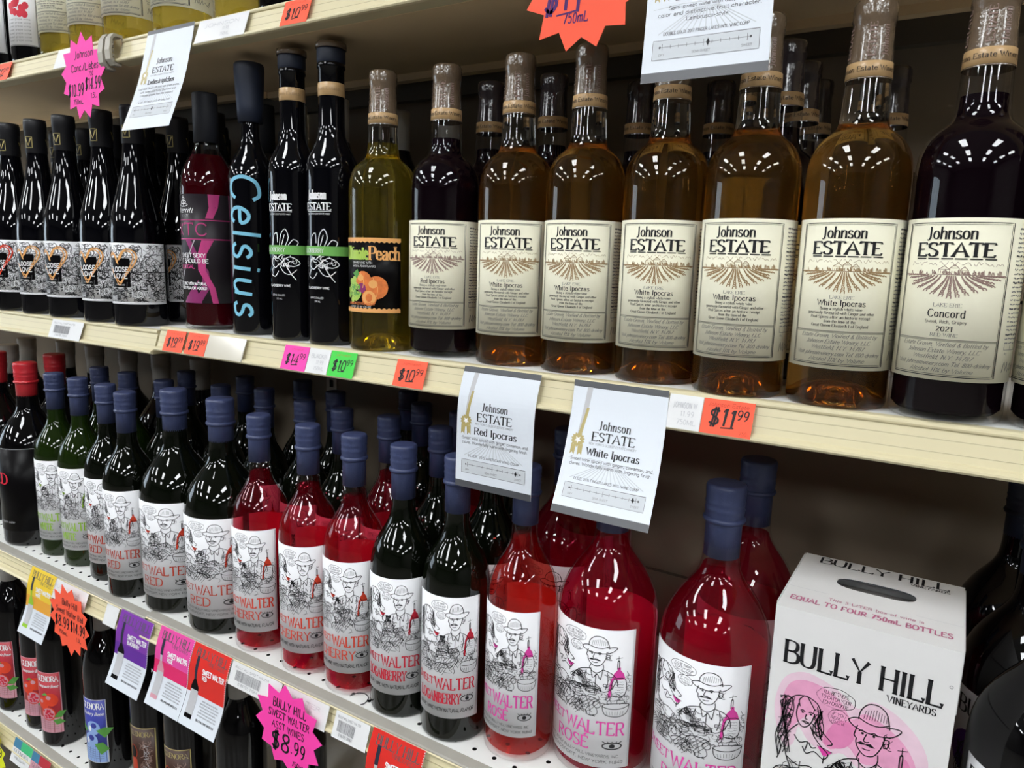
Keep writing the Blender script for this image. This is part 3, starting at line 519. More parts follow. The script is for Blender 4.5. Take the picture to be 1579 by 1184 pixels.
def lakes_label(R, kind):
    mb = MB(); hw = .024; v0, v1 = .030, .150; cv = Canvas()
    body, trim = {'red': ('label_red', 'label_rose'), 'blue': ('label_blue', 'ink_pale'), 'brown': ('label_brown', 'ink_gold')}[kind]
    if kind == 'brown':
        paper(mb, R, -hw-.004, hw, .012, v1, body); cv.frame(-hw-.002, .014, hw-.0012, v1-.0012, .0016, 'ink_gold'); rn = random.Random(8)
        cv.text('GLENORA', -.002, v1-.016, .0085, 'ink_gold', 'serif', fit=.043, fat=1.2, track=.4)
        scribble(cv, rn, -.004, .016, .018, .128, 90, .0008, 'ink_mauve', .003); scribble(cv, rn, .002, .02, .012, .12, 50, .0009, 'ink_pale', .0022)
        cv.disc(-.017, .104, .0075, .012, 'label_black', 2); cv.stroke([(-.017+.008*cos(t*pi/8), .104+.012*sin(t*pi/8)) for t in range(17)], .0012, 'ink_red', 3); cv.poly(pl('-.022,.092 -.010,.092 -.006,.05 -.010,.02 -.024,.02'), 'ink_red', 2)
    else:
        paper(mb, R, -hw, hw, v0, v1, body); cv.rect(-hw, v0, hw, v0+.030, 'label_rose' if kind == 'red' else 'ink_skyberry', 1); cv.frame(-hw+.0005, v0+.0005, hw-.0005, v1-.0005, .0012, trim)
        cv.text('GLENORA', 0, v1-.018, .0110, 'ink_white', 'serif', fit=.042, fat=1.3, track=.4); cv.text('Pomegranate Breeze' if kind == 'red' else 'Blueberry Breeze', 0, v1-.030, .0062, 'ink_white', 'script', fit=.040, fat=1.3)
        if kind == 'red':
            for x, y, q in ((.006, .096, .013), (-.010, .088, .012), (.000, .068, .0135)): cv.disc(x, y, q, q, 'ink_scarlet', 3); cv.disc(x-q*.3, y+q*.3, q*.35, q*.3, 'label_rose', 4)
            cv.disc(.000, .068, .0115, .0115, 'label_rose', 5); rn = random.Random(3); [cv.disc(.000+rn.uniform(-.008, .008), .068+rn.uniform(-.008, .008), .002, .002, 'ink_crimson', 6, 8) for _ in range(26)]
            cv.poly(pl('.010,.062 .020,.074 .030,.072 .022,.060'), 'ink_leaf', 4); cv.poly(pl('.008,.056 .020,.058 .028,.050 .014,.046'), 'ink_leaf', 4); cv.poly(pl('-.012,.104 -.004,.110 .002,.104'), 'ink_leaf', 5)
        else:
            for x, y, q in ((.000, .096, .013), (-.006, .072, .014)): cv.disc(x, y, q, q, 'ink_skyberry', 3); cv.disc(x+q*.15, y+q*.35, q*.4, q*.4, 'label_blue', 4); cv.disc(x-q*.45, y-q*.1, q*.22, q*.4, 'ink_white', 4)
            cv.poly(pl('.006,.092 .020,.098 .034,.094 .020,.078'), 'ink_leaf', 5); cv.poly(pl('.002,.066 .016,.070 .026,.056 .012,.046'), 'ink_leaf', 5); cv.poly(pl('-.034,.094 -.020,.098 -.010,.090 -.022,.084'), 'ink_leaf', 5)
        for i in range(5): cv.text('natural flavors and wine', 0, v0+.0245-.0042*i, .0020, 'ink_soft', 'sans', fit=.034)
    cv.lay(mb, cyl(R)); return mb.mesh('label')
def fruit_label(R, accent):
    mb = MB(); paper(mb, R, -.030, .030, .026, .140, 'paper_white'); cv = Canvas(); rn = random.Random(9)
    cv.stroke([(-.029+.001*rn.random(), .027), (-.0288, .139), (.0288, .139), (.029, .027), (-.029, .027)], .0008, 'ink_black')
    cv.text('Finger Lakes', 0, .118, .006, 'ink_soft', 'serif'); cv.text('HARVEST', 0, .108, .006, 'ink_soft', 'serif')
    for _ in range(14): cv.disc(rn.uniform(-.016, .016), rn.uniform(.075, .098), .005, .006, accent, 2, 10)
    for i in range(7): cv.text('sweet grape wine', 0, .066-.0055*i, .0026, 'ink_grey', 'sans', fit=.04)
    cv.lay(mb, cyl(R)); return mb.mesh('label')

# ------------------------------------------------------------------ bottle shapes: (radius, height)
P_EST = [(.0375,0),(.0398,.0018),(.0406,.006),(.0406,.184),(.0405,.190),(.0400,.1965),(.0389,.2035),(.0367,.2100),(.0336,.2155),(.0297,.2198),(.0255,.2232),(.0221,.2260),(.0200,.2290),(.0189,.2330),(.0183,.2390),(.0177,.2520),(.0168,.2680),(.0157,.285),(.0150,.306),(.0150,.309),(.0158,.310),(.0158,.321),(.0150,.323)]
P_750 = [(.0365,0),(.0388,.0018),(.0396,.006),(.0396,.176),(.0394,.184),(.0387,.192),(.0370,.201),(.0342,.210),(.0302,.2185),(.0254,.226),(.0210,.2335),(.0176,.2405),(.0154,.2485),(.0143,.258),(.0138,.270),(.0138,.318),(.0138,.328)]
P_MAG = [(.0510,0),(.0538,.0025),(.0550,.008),(.0550,.168),(.0546,.178),(.0534,.188),(.0508,.199),(.0464,.210),(.0404,.221),(.0336,.231),(.0276,.239),(.0232,.246),(.0202,.253),(.0186,.261),(.0178,.272),(.0172,.300),(.0172,.336)]
P_BUR = [(.0375,0),(.0397,.0018),(.0405,.006),(.0405,.136),(.0398,.148),(.0382,.160),(.0357,.173),(.0325,.186),(.0290,.199),(.0255,.212),(.0224,.225),(.0198,.238),(.0179,.251),(.0166,.264),(.0158,.276),(.0155,.288),(.0155,.328)]
P_XTC = [(.0345,0),(.0367,.0018),(.0375,.006),(.0375,.196),(.0370,.206),(.0355,.216),(.0328,.226),(.0288,.235),(.0240,.243),(.0195,.250),(.0165,.256),(.0150,.264),(.0148,.280),(.0148,.326)]
P_CEL = [(.0285,0),(.0303,.0015),(.0310,.005),(.0310,.208),(.0305,.216),(.0290,.224),(.0262,.232),(.0222,.239),(.0178,.246),(.0142,.254),(.0122,.264),(.0116,.276),(.0116,.355)]
P_ICE = [(.0290,0),(.0308,.0015),(.0315,.005),(.0315,.214),(.0311,.221),(.0297,.228),(.0268,.235),(.0230,.242),(.0195,.249),(.0170,.257),(.0160,.268),(.0157,.300),(.0157,.334),(.0170,.336),(.0170,.340),(.0157,.342)]
P_LAK = [(.0342,0),(.0363,.0018),(.0370,.006),(.0370,.186),(.0366,.198),(.0352,.210),(.0325,.222),(.0284,.233),(.0236,.243),(.0190,.252),(.0158,.262),(.0143,.274),(.0140,.290),(.0140,.318)]
P_PLAIN = P_750
def outer(prof): return [(.020, .006), (.030, .0015)] + prof + [(.0001, prof[-1][1]+.0002)]
def punt(prof, h=.022):                        # outer wall with the pushed-up bottom of a real bottle
    R = prof[0][0]; return [(.0002, h), (.008, h*.97), (.016, h*.80), (.023, h*.48), (R*.80, h*.16), (R*.92, .001)] + prof + [(.0001, prof[-1][1]+.0002)]
def liquid(prof, level, inset=.0022, h=.026):
    o = [(.0002, h), (.010, h*.95), (.018, h*.75), (.026, h*.40), (prof[2][0]-.006, .006), (prof[2][0]-inset, .010)]
    for (a, z), (b, y) in zip(prof, prof[1:]):
        if z > .012 and z < level: o.append((a-inset, z))
        if z < level <= y: t = (level-z)/(y-z); o.append((a+(b-a)*t-inset, level))
    return o + [(.0001, level)]
CACHE = {}
def cached(key, fn):
    if key not in CACHE: CACHE[key] = fn()
    return CACHE[key]
def lathe_mesh(name, prof, mat, n=56): 
    m = MB(); m.lathe(prof, mat, n, False, False); return m.mesh(name)
def screw_cap(R, z0, z1, mat, zr):
    """long screw-cap sleeve: knurled top, a raised ring, plain skirt"""
    m = MB(); m.lathe([(R*.86, z0), (R*.93, z0), (R*.93, zr-.003), (R*.95, zr), (R, zr+.006), (R, zr+.009), (R*1.035, zr+.0105), (R*1.0, zr+.012), (R*1.0, zr+.016), (R*1.035, zr+.0175), (R*1.0, zr+.019), (R*1.03, z1-.007), (R*1.03, z1-.003), (R*.98, z1-.0008), (R*.88, z1), (.0001, z1-.0004)], mat, 40, False, False); return m.mesh('capsule')
def film_capsule(dark=False):
    m = MB(); mt = 'capsule_film_dark' if dark else 'capsule_film'
    m.lathe([(.0176, .2645), (.0169, .2750), (.0163, .2860), (.0156, .3020), (.0156, .3085), (.0166, .3105), (.0164, .3140), (.0167, .3180), (.0163, .3225), (.0155, .3248), (.0142, .3252), (.0128, .3240), (.0001, .3238)], mt, 40, False, False)
    cv = Canvas(); fn = lambda x, y, l: ((.0170-(y-.275)*.045+.0004)*sin(x/.0165), -(.0170-(y-.275)*.045+.0004)*cos(x/.0165), y)
    if not dark:
        cv.text('ESTATE', .0035, .281, .0052, 'ink_mauve', 'bold', 'l', rot=pi/2, fit=.026); cv.text('Johnson', .0135, .281, .0050, 'ink_mauve', 'serif', 'l', rot=pi/2, fit=.024, fat=1.3); cv.text('ESTATE', -.0165, .281, .0052, 'ink_mauve', 'bold', 'l', rot=pi/2, fit=.026)
        cv.lay(m, fn, .002)
    return m.mesh('capsule')
def film_band():
    m = MB(); m.lathe([(.0176, .2655), (.01785, .2656), (.01725, .2775), (.0171, .2776)], 'band_tan', 40, False, False); cv = Canvas()
    fn = lambda x, y, l: ((.01785-(y-.2656)*.05+.0003)*sin(x/.0175), -(.01785-(y-.2656)*.05+.0003)*cos(x/.0175), y)
    cv.text('Johnson Estate Winery', -.002, .2700, .0038, 'ink_black', 'serif', fit=.056, fat=1.5); cv.text('Johnson Estate Winery', .056, .2700, .0038, 'ink_black', 'serif', fit=.044, fat=1.4); cv.lay(m, fn, .002); return m.mesh('neck_band')

def tamper_ring(R, zr, mat):
    m = MB(); m.lathe([(R*.92, zr-.003), (R*1.05, zr-.0022), (R*1.10, zr), (R*1.05, zr+.002), (R*.92, zr+.003)], mat, 40, False, False); return m.mesh('tamper_ring')
def back_label(R, hw, v0, v1):
    m = MB(); paper(m, R, pi*R-hw, pi*R+hw, v0, v1, 'paper_white'); cv = Canvas(); c = pi*R
    cv.text('BULLY HILL', c, v1-.022, .008, 'ink_black', 'serif', fit=hw*1.5); [cv.text('fine wine of the finger lakes since the beginning', c, v1-.036-.007*i, .0036, 'ink_soft', 'sans', fit=hw*1.6) for i in range(11)]; cv.lay(m, cyl(R)); return m.mesh('back_label')
# kind -> list of (part name, mesh builder key, function)
def parts_of(kind):
    def glassy(key, prof, mat, pun=False, n=56): return ('bottle_glass', key, lambda: lathe_mesh('bottle_glass', punt(prof) if pun else outer(prof), mat, n))
    def wine(key, prof, mat, lev): return ('wine', key, lambda: lathe_mesh('wine', liquid(prof, lev), mat, 48))
    est_cap = [('capsule', 'est_cap', film_capsule), ('neck_band', 'est_band', film_band)]
    est_capd = [('capsule', 'est_capd', lambda: film_capsule(True)), ('neck_band', 'est_band', film_band)]
    r750 = ('tamper_ring', 'ring750', lambda: tamper_ring(.0157, .302, 'capsule_blue')); rmag = lambda mt: ('tamper_ring', 'ringm'+mt, lambda: tamper_ring(.0190, .305, mt)); b750 = ('capsule', 'cap750', lambda: screw_cap(.0157, .267, .332, 'capsule_blue', .302)); bmag = ('capsule', 'capmag', lambda: screw_cap(.0190, .267, .341, 'capsule_blue', .305))
    c, _, v = kind.partition(':')
    if c == 'estate':
        if v == 'amber': return [glassy('g_est_r', P_EST, 'flint_glass', True), wine('w_amb', P_EST, 'wine_amber', .2300), ('label', 'l_white', lambda: estate_label(.0406, 'white'))] + est_cap
        if v == 'peach': return [glassy('g_est_r', P_EST, 'flint_glass', True), wine('w_yel', P_EST, 'wine_yellow', .2440), ('label', 'l_peach', lambda: peach_label(.0406))] + est_cap
        if v == 'gold': return [glassy('g_est_c', P_EST, 'clear_glass', True), wine('w_gold', P_EST, 'wine_gold', .2300), ('label', 'l_white', lambda: estate_label(.0406, 'white'))] + est_cap
        if v == 'back': return [glassy('g_est_c', P_EST, 'clear_glass', True), wine('w_drk', P_EST, 'wine_dark', .246), ('label', 'l_red', lambda: estate_label(.0406, 'red'))] + est_capd
        return [glassy('g_est_c', P_EST, 'clear_glass', True), wine('w_drk', P_EST, 'wine_dark', .246), ('label', 'l_'+v, lambda: estate_label(.0406, v))] + est_cap
    if c == 'walter':
        acc = {'red': ('ink_scarlet', 'ink_red', 'RED', False), 'white': ('ink_lime', 'ink_lime', 'WHITE', False), 'cherry': ('ink_scarlet', 'ink_scarlet', 'CHERRY', True), 'logan': ('ink_crimson', 'ink_crimson', 'LOGANBERRY', True), 'rose': ('ink_pink', 'ink_pink', 'ROS\u00c9', False)}[v]
        lab = ('label', 'l7'+v, lambda: walter_label(.0396, .0415, .0315, .179, *acc))
        if v in ('cherry', 'rose'): return [glassy('g750c', P_750, 'clear_glass', True), wine('w7'+v, P_750, 'wine_cherry' if v == 'cherry' else 'wine_blush', .2520), lab, ('back_label', 'bl750', lambda: back_label(.0396, .040, .034, .178)), b750, r750]
        return [glassy('g750'+('w' if v == 'white' else 'd'), P_750, 'green_glass' if v == 'white' else 'green_dark_glass'), lab, b750, r750]
    if c == 'magnum':
        if v == 'rose': return [glassy('gmagc', P_MAG, 'clear_glass', True, 64), wine('wmrose', P_MAG, 'wine_rose', .256), ('back_label', 'blmag', lambda: back_label(.055, .052, .03, .172)), ('label', 'lmrose', lambda: walter_label(.055, .058, .018, .1765, 'ink_pink', 'ink_pink', 'ROS\u00c9', False)), bmag, rmag('capsule_blue')]
        if v == 'red': return [glassy('gmagd', P_MAG, 'green_dark_glass', False, 64), ('label', 'lmred', lambda: walter_label(.055, .058, .026, .1765, 'ink_scarlet', 'ink_red', 'RED', False)), bmag, rmag('capsule_blue')]
        if v == 'cherryback': return [glassy('gmagc', P_MAG, 'clear_glass', True, 64), wine('wmback', P_MAG, 'wine_rose', .256), ('label', 'lmrose', lambda: walter_label(.055, .058, .018, .1765, 'ink_pink', 'ink_pink', 'ROS\u00c9', False)), ('back_label', 'blmag', lambda: back_label(.055, .052, .03, .172)), bmag, rmag('capsule_blue')]
        if v == 'dark':
            def lab():
                m = MB(); paper(m, .055, -.062, .062, .03, .165, 'paper_white'); cv = Canvas(); cv.text('BULLY HILL', 0, .141, .016, 'ink_black', 'serif', fit=.112, fat=1.3); cv.text('VINEYARDS', .026, .133, .005, 'ink_black', 'bold', fit=.034); cv.disc(-.035, .105, .024, .022, 'flyer_violet', 1); cv.place(figure_art('ink_purple', False, 9), -.058, .035, .095/100, .00116); cv.lay(m, cyl(.055)); return m.mesh('label')
            return [glassy('gmagk', P_MAG, 'dark_glass', False, 64), ('label', 'lmdark', lab), ('capsule', 'capmagk', lambda: screw_cap(.0190, .267, .341, 'capsule_navy', .305)), rmag('capsule_navy')]
        if v == 'redcap':
            def lab():
                m = MB(); paper(m, .055, -.060, .060, .030, .188, 'label_black'); cv = Canvas(); cv.stroke([(-.06, .1875), (.06, .1875)], .0008, 'ink_pale'); cv.text('RED', -.030, .120, .020, 'ink_crimson', 'bold', track=.5); cv.text('fine table wine', -.02, .045, .005, 'ink_pale', 'script'); cv.lay(m, cyl(.055)); return m.mesh('label')
            return [glassy('gmagk', P_MAG, 'dark_glass', False, 64), ('label', 'lmredcap', lab), ('capsule', 'capmagr', lambda: screw_cap(.0190, .267, .341, 'capsule_red', .305)), rmag('capsule_red')]
        return [glassy('gmagk', P_MAG, 'dark_glass', False, 64), ('capsule', 'capmag'+v, lambda: screw_cap(.0190, .267, .341, {'greycap': 'capsule_grey', 'redback': 'capsule_red'}[v], .305))]
    if c == 'love':
        def cap(): m = MB(); m.lathe([(.0158, .276), (.0166, .277), (.0166, .312), (.0174, .313), (.0174, .327), (.0166, .3325), (.0001, .333)], 'capsule_black', 40, False, False); cv = Canvas(); [cv.text('V', a, .288, .012, 'ink_gold', 'bold') for a in (-.004, .03)]; cv.frame(-.0095, .2845, .002, .3025, .0008, 'ink_gold'); cv.lay(m, cyl(.0166, .0003), .002); return m.mesh('capsule')
        return [glassy('gbur', P_BUR, 'black_glass'), ('label', 'llove'+v, lambda: love_label(.0405, 'ink_scarlet' if v == 'red' else 'ink_peach')), ('capsule', 'caplove', cap)]
    if c == 'xtc':
        def cap(): m = MB(); m.lathe([(.0150, .263), (.0168, .2632), (.0170, .300), (.0170, .327), (.0164, .330), (.0001, .3302)], 'capsule_matte', 40, False, False); return m.mesh('capsule')
        return [glassy('gxtc', P_XTC, 'clear_glass', True), wine('wxtc', P_XTC, 'wine_garnet', .246), ('label', 'lxtc', lambda: rose_label(.0375)), ('capsule', 'capxtc', cap)]
    if c == 'celsius':
        def cap(): m = MB(); m.lathe([(.0118, .284), (.0160, .2842), (.0172, .305), (.0186, .330), (.0196, .350), (.0194, .357), (.0180, .3595), (.0001, .3598)], 'capsule_navy', 40, False, False); return m.mesh('capsule')
        return [glassy('gcel', P_CEL, 'black_glass'), ('print', 'pcel', lambda: celsius_print(.031)), ('capsule', 'capcel', cap)]
    if c == 'ice':
        def stopper(): m = MB(); m.lathe([(.0120, .336), (.0168, .3425), (.0172, .344), (.0172, .356), (.0168, .3575), (.0001, .3576)], 'capsule_navy', 40, False, False); m.lathe([(.0172, .3578), (.0186, .358), (.0190, .361), (.0186, .3645), (.0001, .365)], 'capsule_film', 40, False, False); return m.mesh('stopper')
        def band(): m = MB(); m.lathe([(.0158, .3025), (.0163, .303), (.0163, .3175), (.0158, .318)], 'band_tan', 36, False, False); cv = Canvas(); cv.text('Johnson Estate', 0, .3085, .004, 'ink_brown', 'serif', fit=.04, fat=1.4); cv.lay(m, cyl(.0163), .002); return m.mesh('neck_band')
        return [glassy('gice', P_ICE, 'black_glass'), ('print', 'pice', lambda: berry_print(.0315)), ('neck_band', 'bandice', band), ('stopper', 'capice', stopper)]
    if c == 'lakes':
        def cap(): m = MB(); m.lathe([(.0142, .262), (.0154, .2622), (.0154, .318), (.0148, .321), (.0001, .3212)], 'capsule_grey', 36, False, False); return m.mesh('capsule')
        o = [glassy('glak', P_LAK, 'dark_glass')]
        if v != 'plain': o.append(('label', 'llak'+v, lambda: lakes_label(.037, v)))
        return o + [('capsule', 'caplak', cap)]
    if c == 'fruit':
        return [glassy('glak', P_LAK, 'dark_glass'), ('label', 'lfru'+v, lambda: fruit_label(.037, 'ink_peach' if v == 'peach' else 'ink_crimson')), ('capsule', 'capfr', lambda: screw_cap(.0150, .262, .3215, 'capsule_black', .295))]
    if c == 'purple':
        def sl(): m = MB(); m.lathe([(.0372, .02), (.0376, .021), (.0376, .19), (.0372, .191)], 'ink_purple', 48, False, False); cv = Canvas(); rn = random.Random(6); scribble(cv, rn, -.05, .022, .05, .19, 200, .001, 'ink_pale', .003); cv.lay(m, cyl(.0376)); return m.mesh('label')
        return [glassy('glak', P_LAK, 'dark_glass'), ('label', 'lpur', sl), ('capsule', 'capfr', lambda: screw_cap(.0150, .262, .3215, 'capsule_black', .295))]
def bottle(kind, x, y, z, label, group, az=0.0):
    t = thing('wine_bottle', label, 'wine bottle', (x, y, z), group, math.radians(az))
    cap = None
    for name, key, fn in parts_of(kind):
        o = link(name, cached(key, fn), cap if name in ('neck_band', 'tamper_ring') and cap else t)
        if name == 'capsule': cap = o
    return t

# ------------------------------------------------------------------ the room
def plane_obj(name, pts, mat):
    m = MB(); m.add([(a, b, c) for a, b, c in pts], [(0, 1, 2, 3)], mat); return structure(m.obj(name))
X0, X1, Y0, Y1, ZC = -7.5, 5.5, -9.0, 1.30, 3.5
def slab(name, a, b, mat): m = MB(); m.box(a, b, mat); return structure(m.obj(name))
slab('floor', (X0, Y0, -.1), (X1, Y1, 0), 'floor_tile'); slab('ceiling', (X0, Y0, ZC), (X1, Y1, ZC+.1), 'ceiling_tile')
slab('wall_back', (X0, Y1, 0), (X1, Y1+.1, ZC), 'wall_paint'); slab('wall_front', (X0, Y0-.1, 0), (X1, Y0, ZC), 'wall_paint'); slab('wall_right', (X1, Y0, 0), (X1+.1, Y1, ZC), 'wall_paint')
m = MB()                                                             # left wall with a shop window in it
m.box((X0-.1, Y0, 0), (X0, Y1, .9), 'wall_paint'); m.box((X0-.1, Y0, 2.5), (X0, Y1, ZC), 'wall_paint'); m.box((X0-.1, Y0, .9), (X0, -2.9, 2.5), 'wall_paint'); m.box((X0-.1, -.6, .9), (X0, Y1, 2.5), 'wall_paint'); structure(m.obj('wall_left'))
m = MB(); m.box((X0-.08, -2.9, .9), (X0-.05, -.6, 2.5), 'window_daylight')
for y in (-2.9, -2.16, -1.4, -.64): m.box((X0-.05, y, .9), (X0-.01, y+.04, 2.5), 'lamp_housing')
structure(m.obj('window_1'))
k = 0
for lx in (-6.3, -3.7, -1.1, 1.5, 4.1):
    for ly in (-.95, -2.9, -5.0):
        t = thing('ceiling_light', 'white fluorescent ceiling troffer over the aisle', 'ceiling light', (lx, ly, ZC-CZ), 'troffers in the ceiling')
        m = MB(); m.box((-.30, -.60, -.03), (-.27, .60, -.0005), 'lamp_housing'); m.box((.27, -.60, -.03), (.30, .60, -.0005), 'lamp_housing'); m.box((-.27, -.60, -.03), (.27, -.57, -.0005), 'lamp_housing'); m.box((-.27, .57, -.03), (.27, .60, -.0005), 'lamp_housing'); m.obj('housing', t)
        m = MB(); m.box((-.265, -.565, -.022), (-.01, .565, -.006), 'lamp_diffuser'); m.box((.01, -.565, -.022), (.265, .565, -.006), 'lamp_diffuser'); m.obj('diffuser', t)

# ------------------------------------------------------------------ shelving
ZT, ZM, ZL, ZB = .2955, -.1125, -.55, -.915        # top, middle, lower and bottom shelf surfaces (right-hand bay)
YB = .985
SEAM = -1.0125
def channel(y, q=0.0):
    """front price channel outline (y, z) under a shelf edge at y, tilted outwards at the bottom"""
    return [(y+.002, 0), (y-.0008, -.0004), (y-.0022, -.0016), (y-.0027, -.0032), (y-.0024, -.0048), (y-.0014, -.0056), (y-.0010, -.0058), (y-.0030, -.0125), (y-.0034, -.0129), (y-.0062, -.0222), (y-.0066, -.0226), (y-.0082, -.0282), (y-.0090, -.0288), (y-.0122, -.0296), (y-.0144, -.0312), (y-.0149, -.0330), (y-.0138, -.0347), (y-.0110, -.0356), (y+.008, -.0356), (y+.008, 0)]
def board_shelf(name_label, x0, x1, z, y=.640, under=True):
    t = thing('shelf', name_label, 'shelf', (0, 0, z))
    m = MB(); p = [(a, b) for a, b in channel(y)]; m.extrude_x(p[::-1], x0, x1, 'shelf_cream', True, None); 
    for zz, yy in ((-.0127, y-.0032), (-.0224, y-.0064)): m.box((x0, yy-.00025, zz-.00022), (x1, yy+.0008, zz+.00022), 'shelf_groove')
    m.obj('price_channel', t)
    m = MB(); m.box((x0, y+.002, -.0015), (x1, YB, -.0003), 'deck_white'); m.box((x0, y+.008, -.022), (x1, YB-.03, -.0016), 'shelf_under')
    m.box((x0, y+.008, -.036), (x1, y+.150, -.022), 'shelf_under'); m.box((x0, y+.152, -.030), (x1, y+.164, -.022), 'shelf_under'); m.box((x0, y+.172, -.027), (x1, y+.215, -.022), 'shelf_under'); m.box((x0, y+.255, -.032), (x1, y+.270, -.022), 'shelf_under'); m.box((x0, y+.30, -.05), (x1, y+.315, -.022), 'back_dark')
    m.obj('deck', t); return t
def hole_shelf(name_label, x0, x1, z, y=.594):
    t = thing('shelf', name_label, 'shelf', (0, 0, z)); m = MB(); px, py, R, n = .0268, .0286, .0028, 10
    ys = y+.0108
    for j in range(3):
        cy = y+.025+j*py; k0 = math.floor(x0/px)
        for i in range(k0, int(x1/px)+1):
            a, b = max(x0, i*px), min(x1, (i+1)*px)
            if b-a < .012: 
                if b > a: m.add([(a, cy-py/2, 0), (b, cy-py/2, 0), (b, cy+py/2, 0), (a, cy+py/2, 0)], [(0, 1, 2, 3)], 'deck_white')
                continue
            cx = (a+b)/2; L = []; O = []
            for q in range(n):
                an = 2*pi*q/n; L.append((cx+R*cos(an), cy+R*sin(an), 0)); c, s_ = cos(an), sin(an); kk = min((b-a)/2/max(1e-6, abs(c)), py/2/max(1e-6, abs(s_))); O.append((cx+kk*c, cy+kk*s_, 0))
            D = [(p[0], p[1], -.004) for p in L]
            m.add(L+O, [(q, n+q, n+(q+1) % n, (q+1) % n) for q in range(n)], 'deck_white'); m.add(L+D, [(q, (q+1) % n, n+(q+1) % n, n+q) for q in range(n)], 'hole_black'); m.add(D, [tuple(range(n))], 'hole_black')
            for c0, c1 in ((0, 1), (1, 0), (0, 0), (1, 1)):        # square the corners of the cell
                X = a if c0 == 0 else b; Y = cy-py/2 if c1 == 0 else cy+py/2; an = math.atan2(Y-cy, X-cx) % (2*pi); q = int(an/(2*pi/n)); m.add([O[q], (X, Y, 0), O[(q+1) % n]], [(0, 1, 2)], 'deck_white')
    f0 = y+.025-py/2; f1 = y+.025+2.5*py
    m.add([(x0, ys, 0), (x1, ys, 0), (x1, f0, 0), (x0, f0, 0)], [(0, 1, 2, 3)], 'deck_white'); m.box((x0, f1, -.012), (x1, YB, 0), 'deck_white'); m.box((x0, ys, -.020), (x1, YB-.02, -.012), 'shelf_under')
    m.obj('deck', t)
    m = MB(); m.extrude_x([(ys, 0), (ys, -.006), (y+.004, -.012), (y-.0008, -.0085), (y-.0012, -.0050), (y+.0002, -.0034)], x0, x1, 'deck_steel'); m.obj('front_edge', t)
    m = MB(); o = channel(y-.0005); o = [(a, b-.004 if i > 4 else b-.0062) for i, (a, b) in enumerate(o)]; o = [p for p in o if p[1] > -.0358] + [(y+.010, -.0365), (y+.010, -.0062)]
    prof = [(y-.001, -.0062), (y-.0024, -.0072), (y-.0020, -.0088), (y+.0014, -.0094), (y-.0006, -.0152), (y-.0054, -.0292), (y-.0116, -.0304), (y-.0138, -.0320), (y-.0140, -.0338), (y-.0122, -.0352), (y-.007, -.0358), (y+.010, -.0358), (y+.010, -.0062)]
    m.extrude_x(prof[::-1], x0, x1, 'shelf_cream'); m.box((x0, y-.0022, -.0176), (x1, y-.0010, -.0170), 'shelf_groove'); m.box((x0, y-.0052, -.0262), (x1, y-.0042, -.0256), 'shelf_groove'); m.obj('price_channel', t); return t
XL, XR = -3.2, 1.15
board_shelf('cream metal upper shelf of the right-hand bay', SEAM-.055, XR, ZT); board_shelf('cream metal upper shelf of the left-hand bay, pale yellow bottles on it', XL, SEAM-.075, ZT+.005)
board_shelf('cream metal middle shelf of the right-hand bay carrying amber bottles', SEAM+.004, XR, ZM); board_shelf('cream metal middle shelf of the left-hand bay carrying burgundy bottles', XL, SEAM-.004, ZM-.0065)
hole_shelf('white perforated lower shelf of the right-hand bay', SEAM+.002, XR, ZL); hole_shelf('white perforated lower shelf of the left-hand bay', XL, SEAM-.002, ZL-.006)
hole_shelf('white perforated bottom shelf of the left-hand bay', XL, SEAM-.002, ZB, .5800); hole_shelf('grey shaded bottom shelf of the right-hand bay', SEAM+.002, XR, ZB, .5800)
for x0, x1, nm in ((XL, SEAM-.014, 'left'), (SEAM+.014, XR, 'right')):
    t = thing('back_panel', 'tan steel back panel behind the %s-hand bay' % nm, 'back panel', ((x0+x1)/2, YB, -CZ)); h = (x1-x0)/2
    for a, b in ((0.001, 1.0), (1.004, 1.42), (1.424, 1.83), (1.834, 2.2)): m = MB(); m.box((-h, .002, a), (h, .02, b), 'back_tan'); m.obj('panel', t)
t = thing('shelf_upright', 'slotted steel upright post between the two bays', 'upright', (SEAM, YB, -CZ)); m = MB(); m.box((-.0135, 0, .001), (.0135, .03, 2.2), 'bracket_grey'); m.obj('post', t)
m = MB(); [m.box((-.004, -.0012, z*.025), (.004, -.0002, z*.025+.014), 'hole_black') for z in range(20, 86)]; m.obj('slots', t)
for nm, x0, x1 in (('left', XL, SEAM-.004), ('right', SEAM+.004, XR)):
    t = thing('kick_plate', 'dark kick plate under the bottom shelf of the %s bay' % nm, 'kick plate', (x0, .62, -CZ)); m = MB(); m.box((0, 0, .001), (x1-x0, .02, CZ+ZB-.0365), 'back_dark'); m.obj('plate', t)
# end clips of the upper price channels at the seam
t = thing('channel_clip', 'grey plastic clip joining the upper price channels at the seam', 'clip', (SEAM-.062, .628, ZT))
for dx, s in ((-.010, 1), (.006, .9)):
    m = MB(); P = [(.010, .003), (-.004, .004), (-.010, -.004), (-.013, -.022), (-.012, -.036), (-.005, -.044), (.006, -.044), (.006, -.040), (-.003, -.040), (-.008, -.034), (-.009, -.022), (-.006, -.004), (-.001, -.0005), (.010, -.001)]
    m.extrude_x([(a*s, b*s) for a, b in P], dx-.006, dx+.006, 'bracket_grey'); m.obj('hook', t)
m = MB(); [m.lathe([(.0022, -.004-.006*i), (.0022, -.008-.006*i)], 'bracket_grey', 8) for i in range(5)]; m.obj('chain', t)

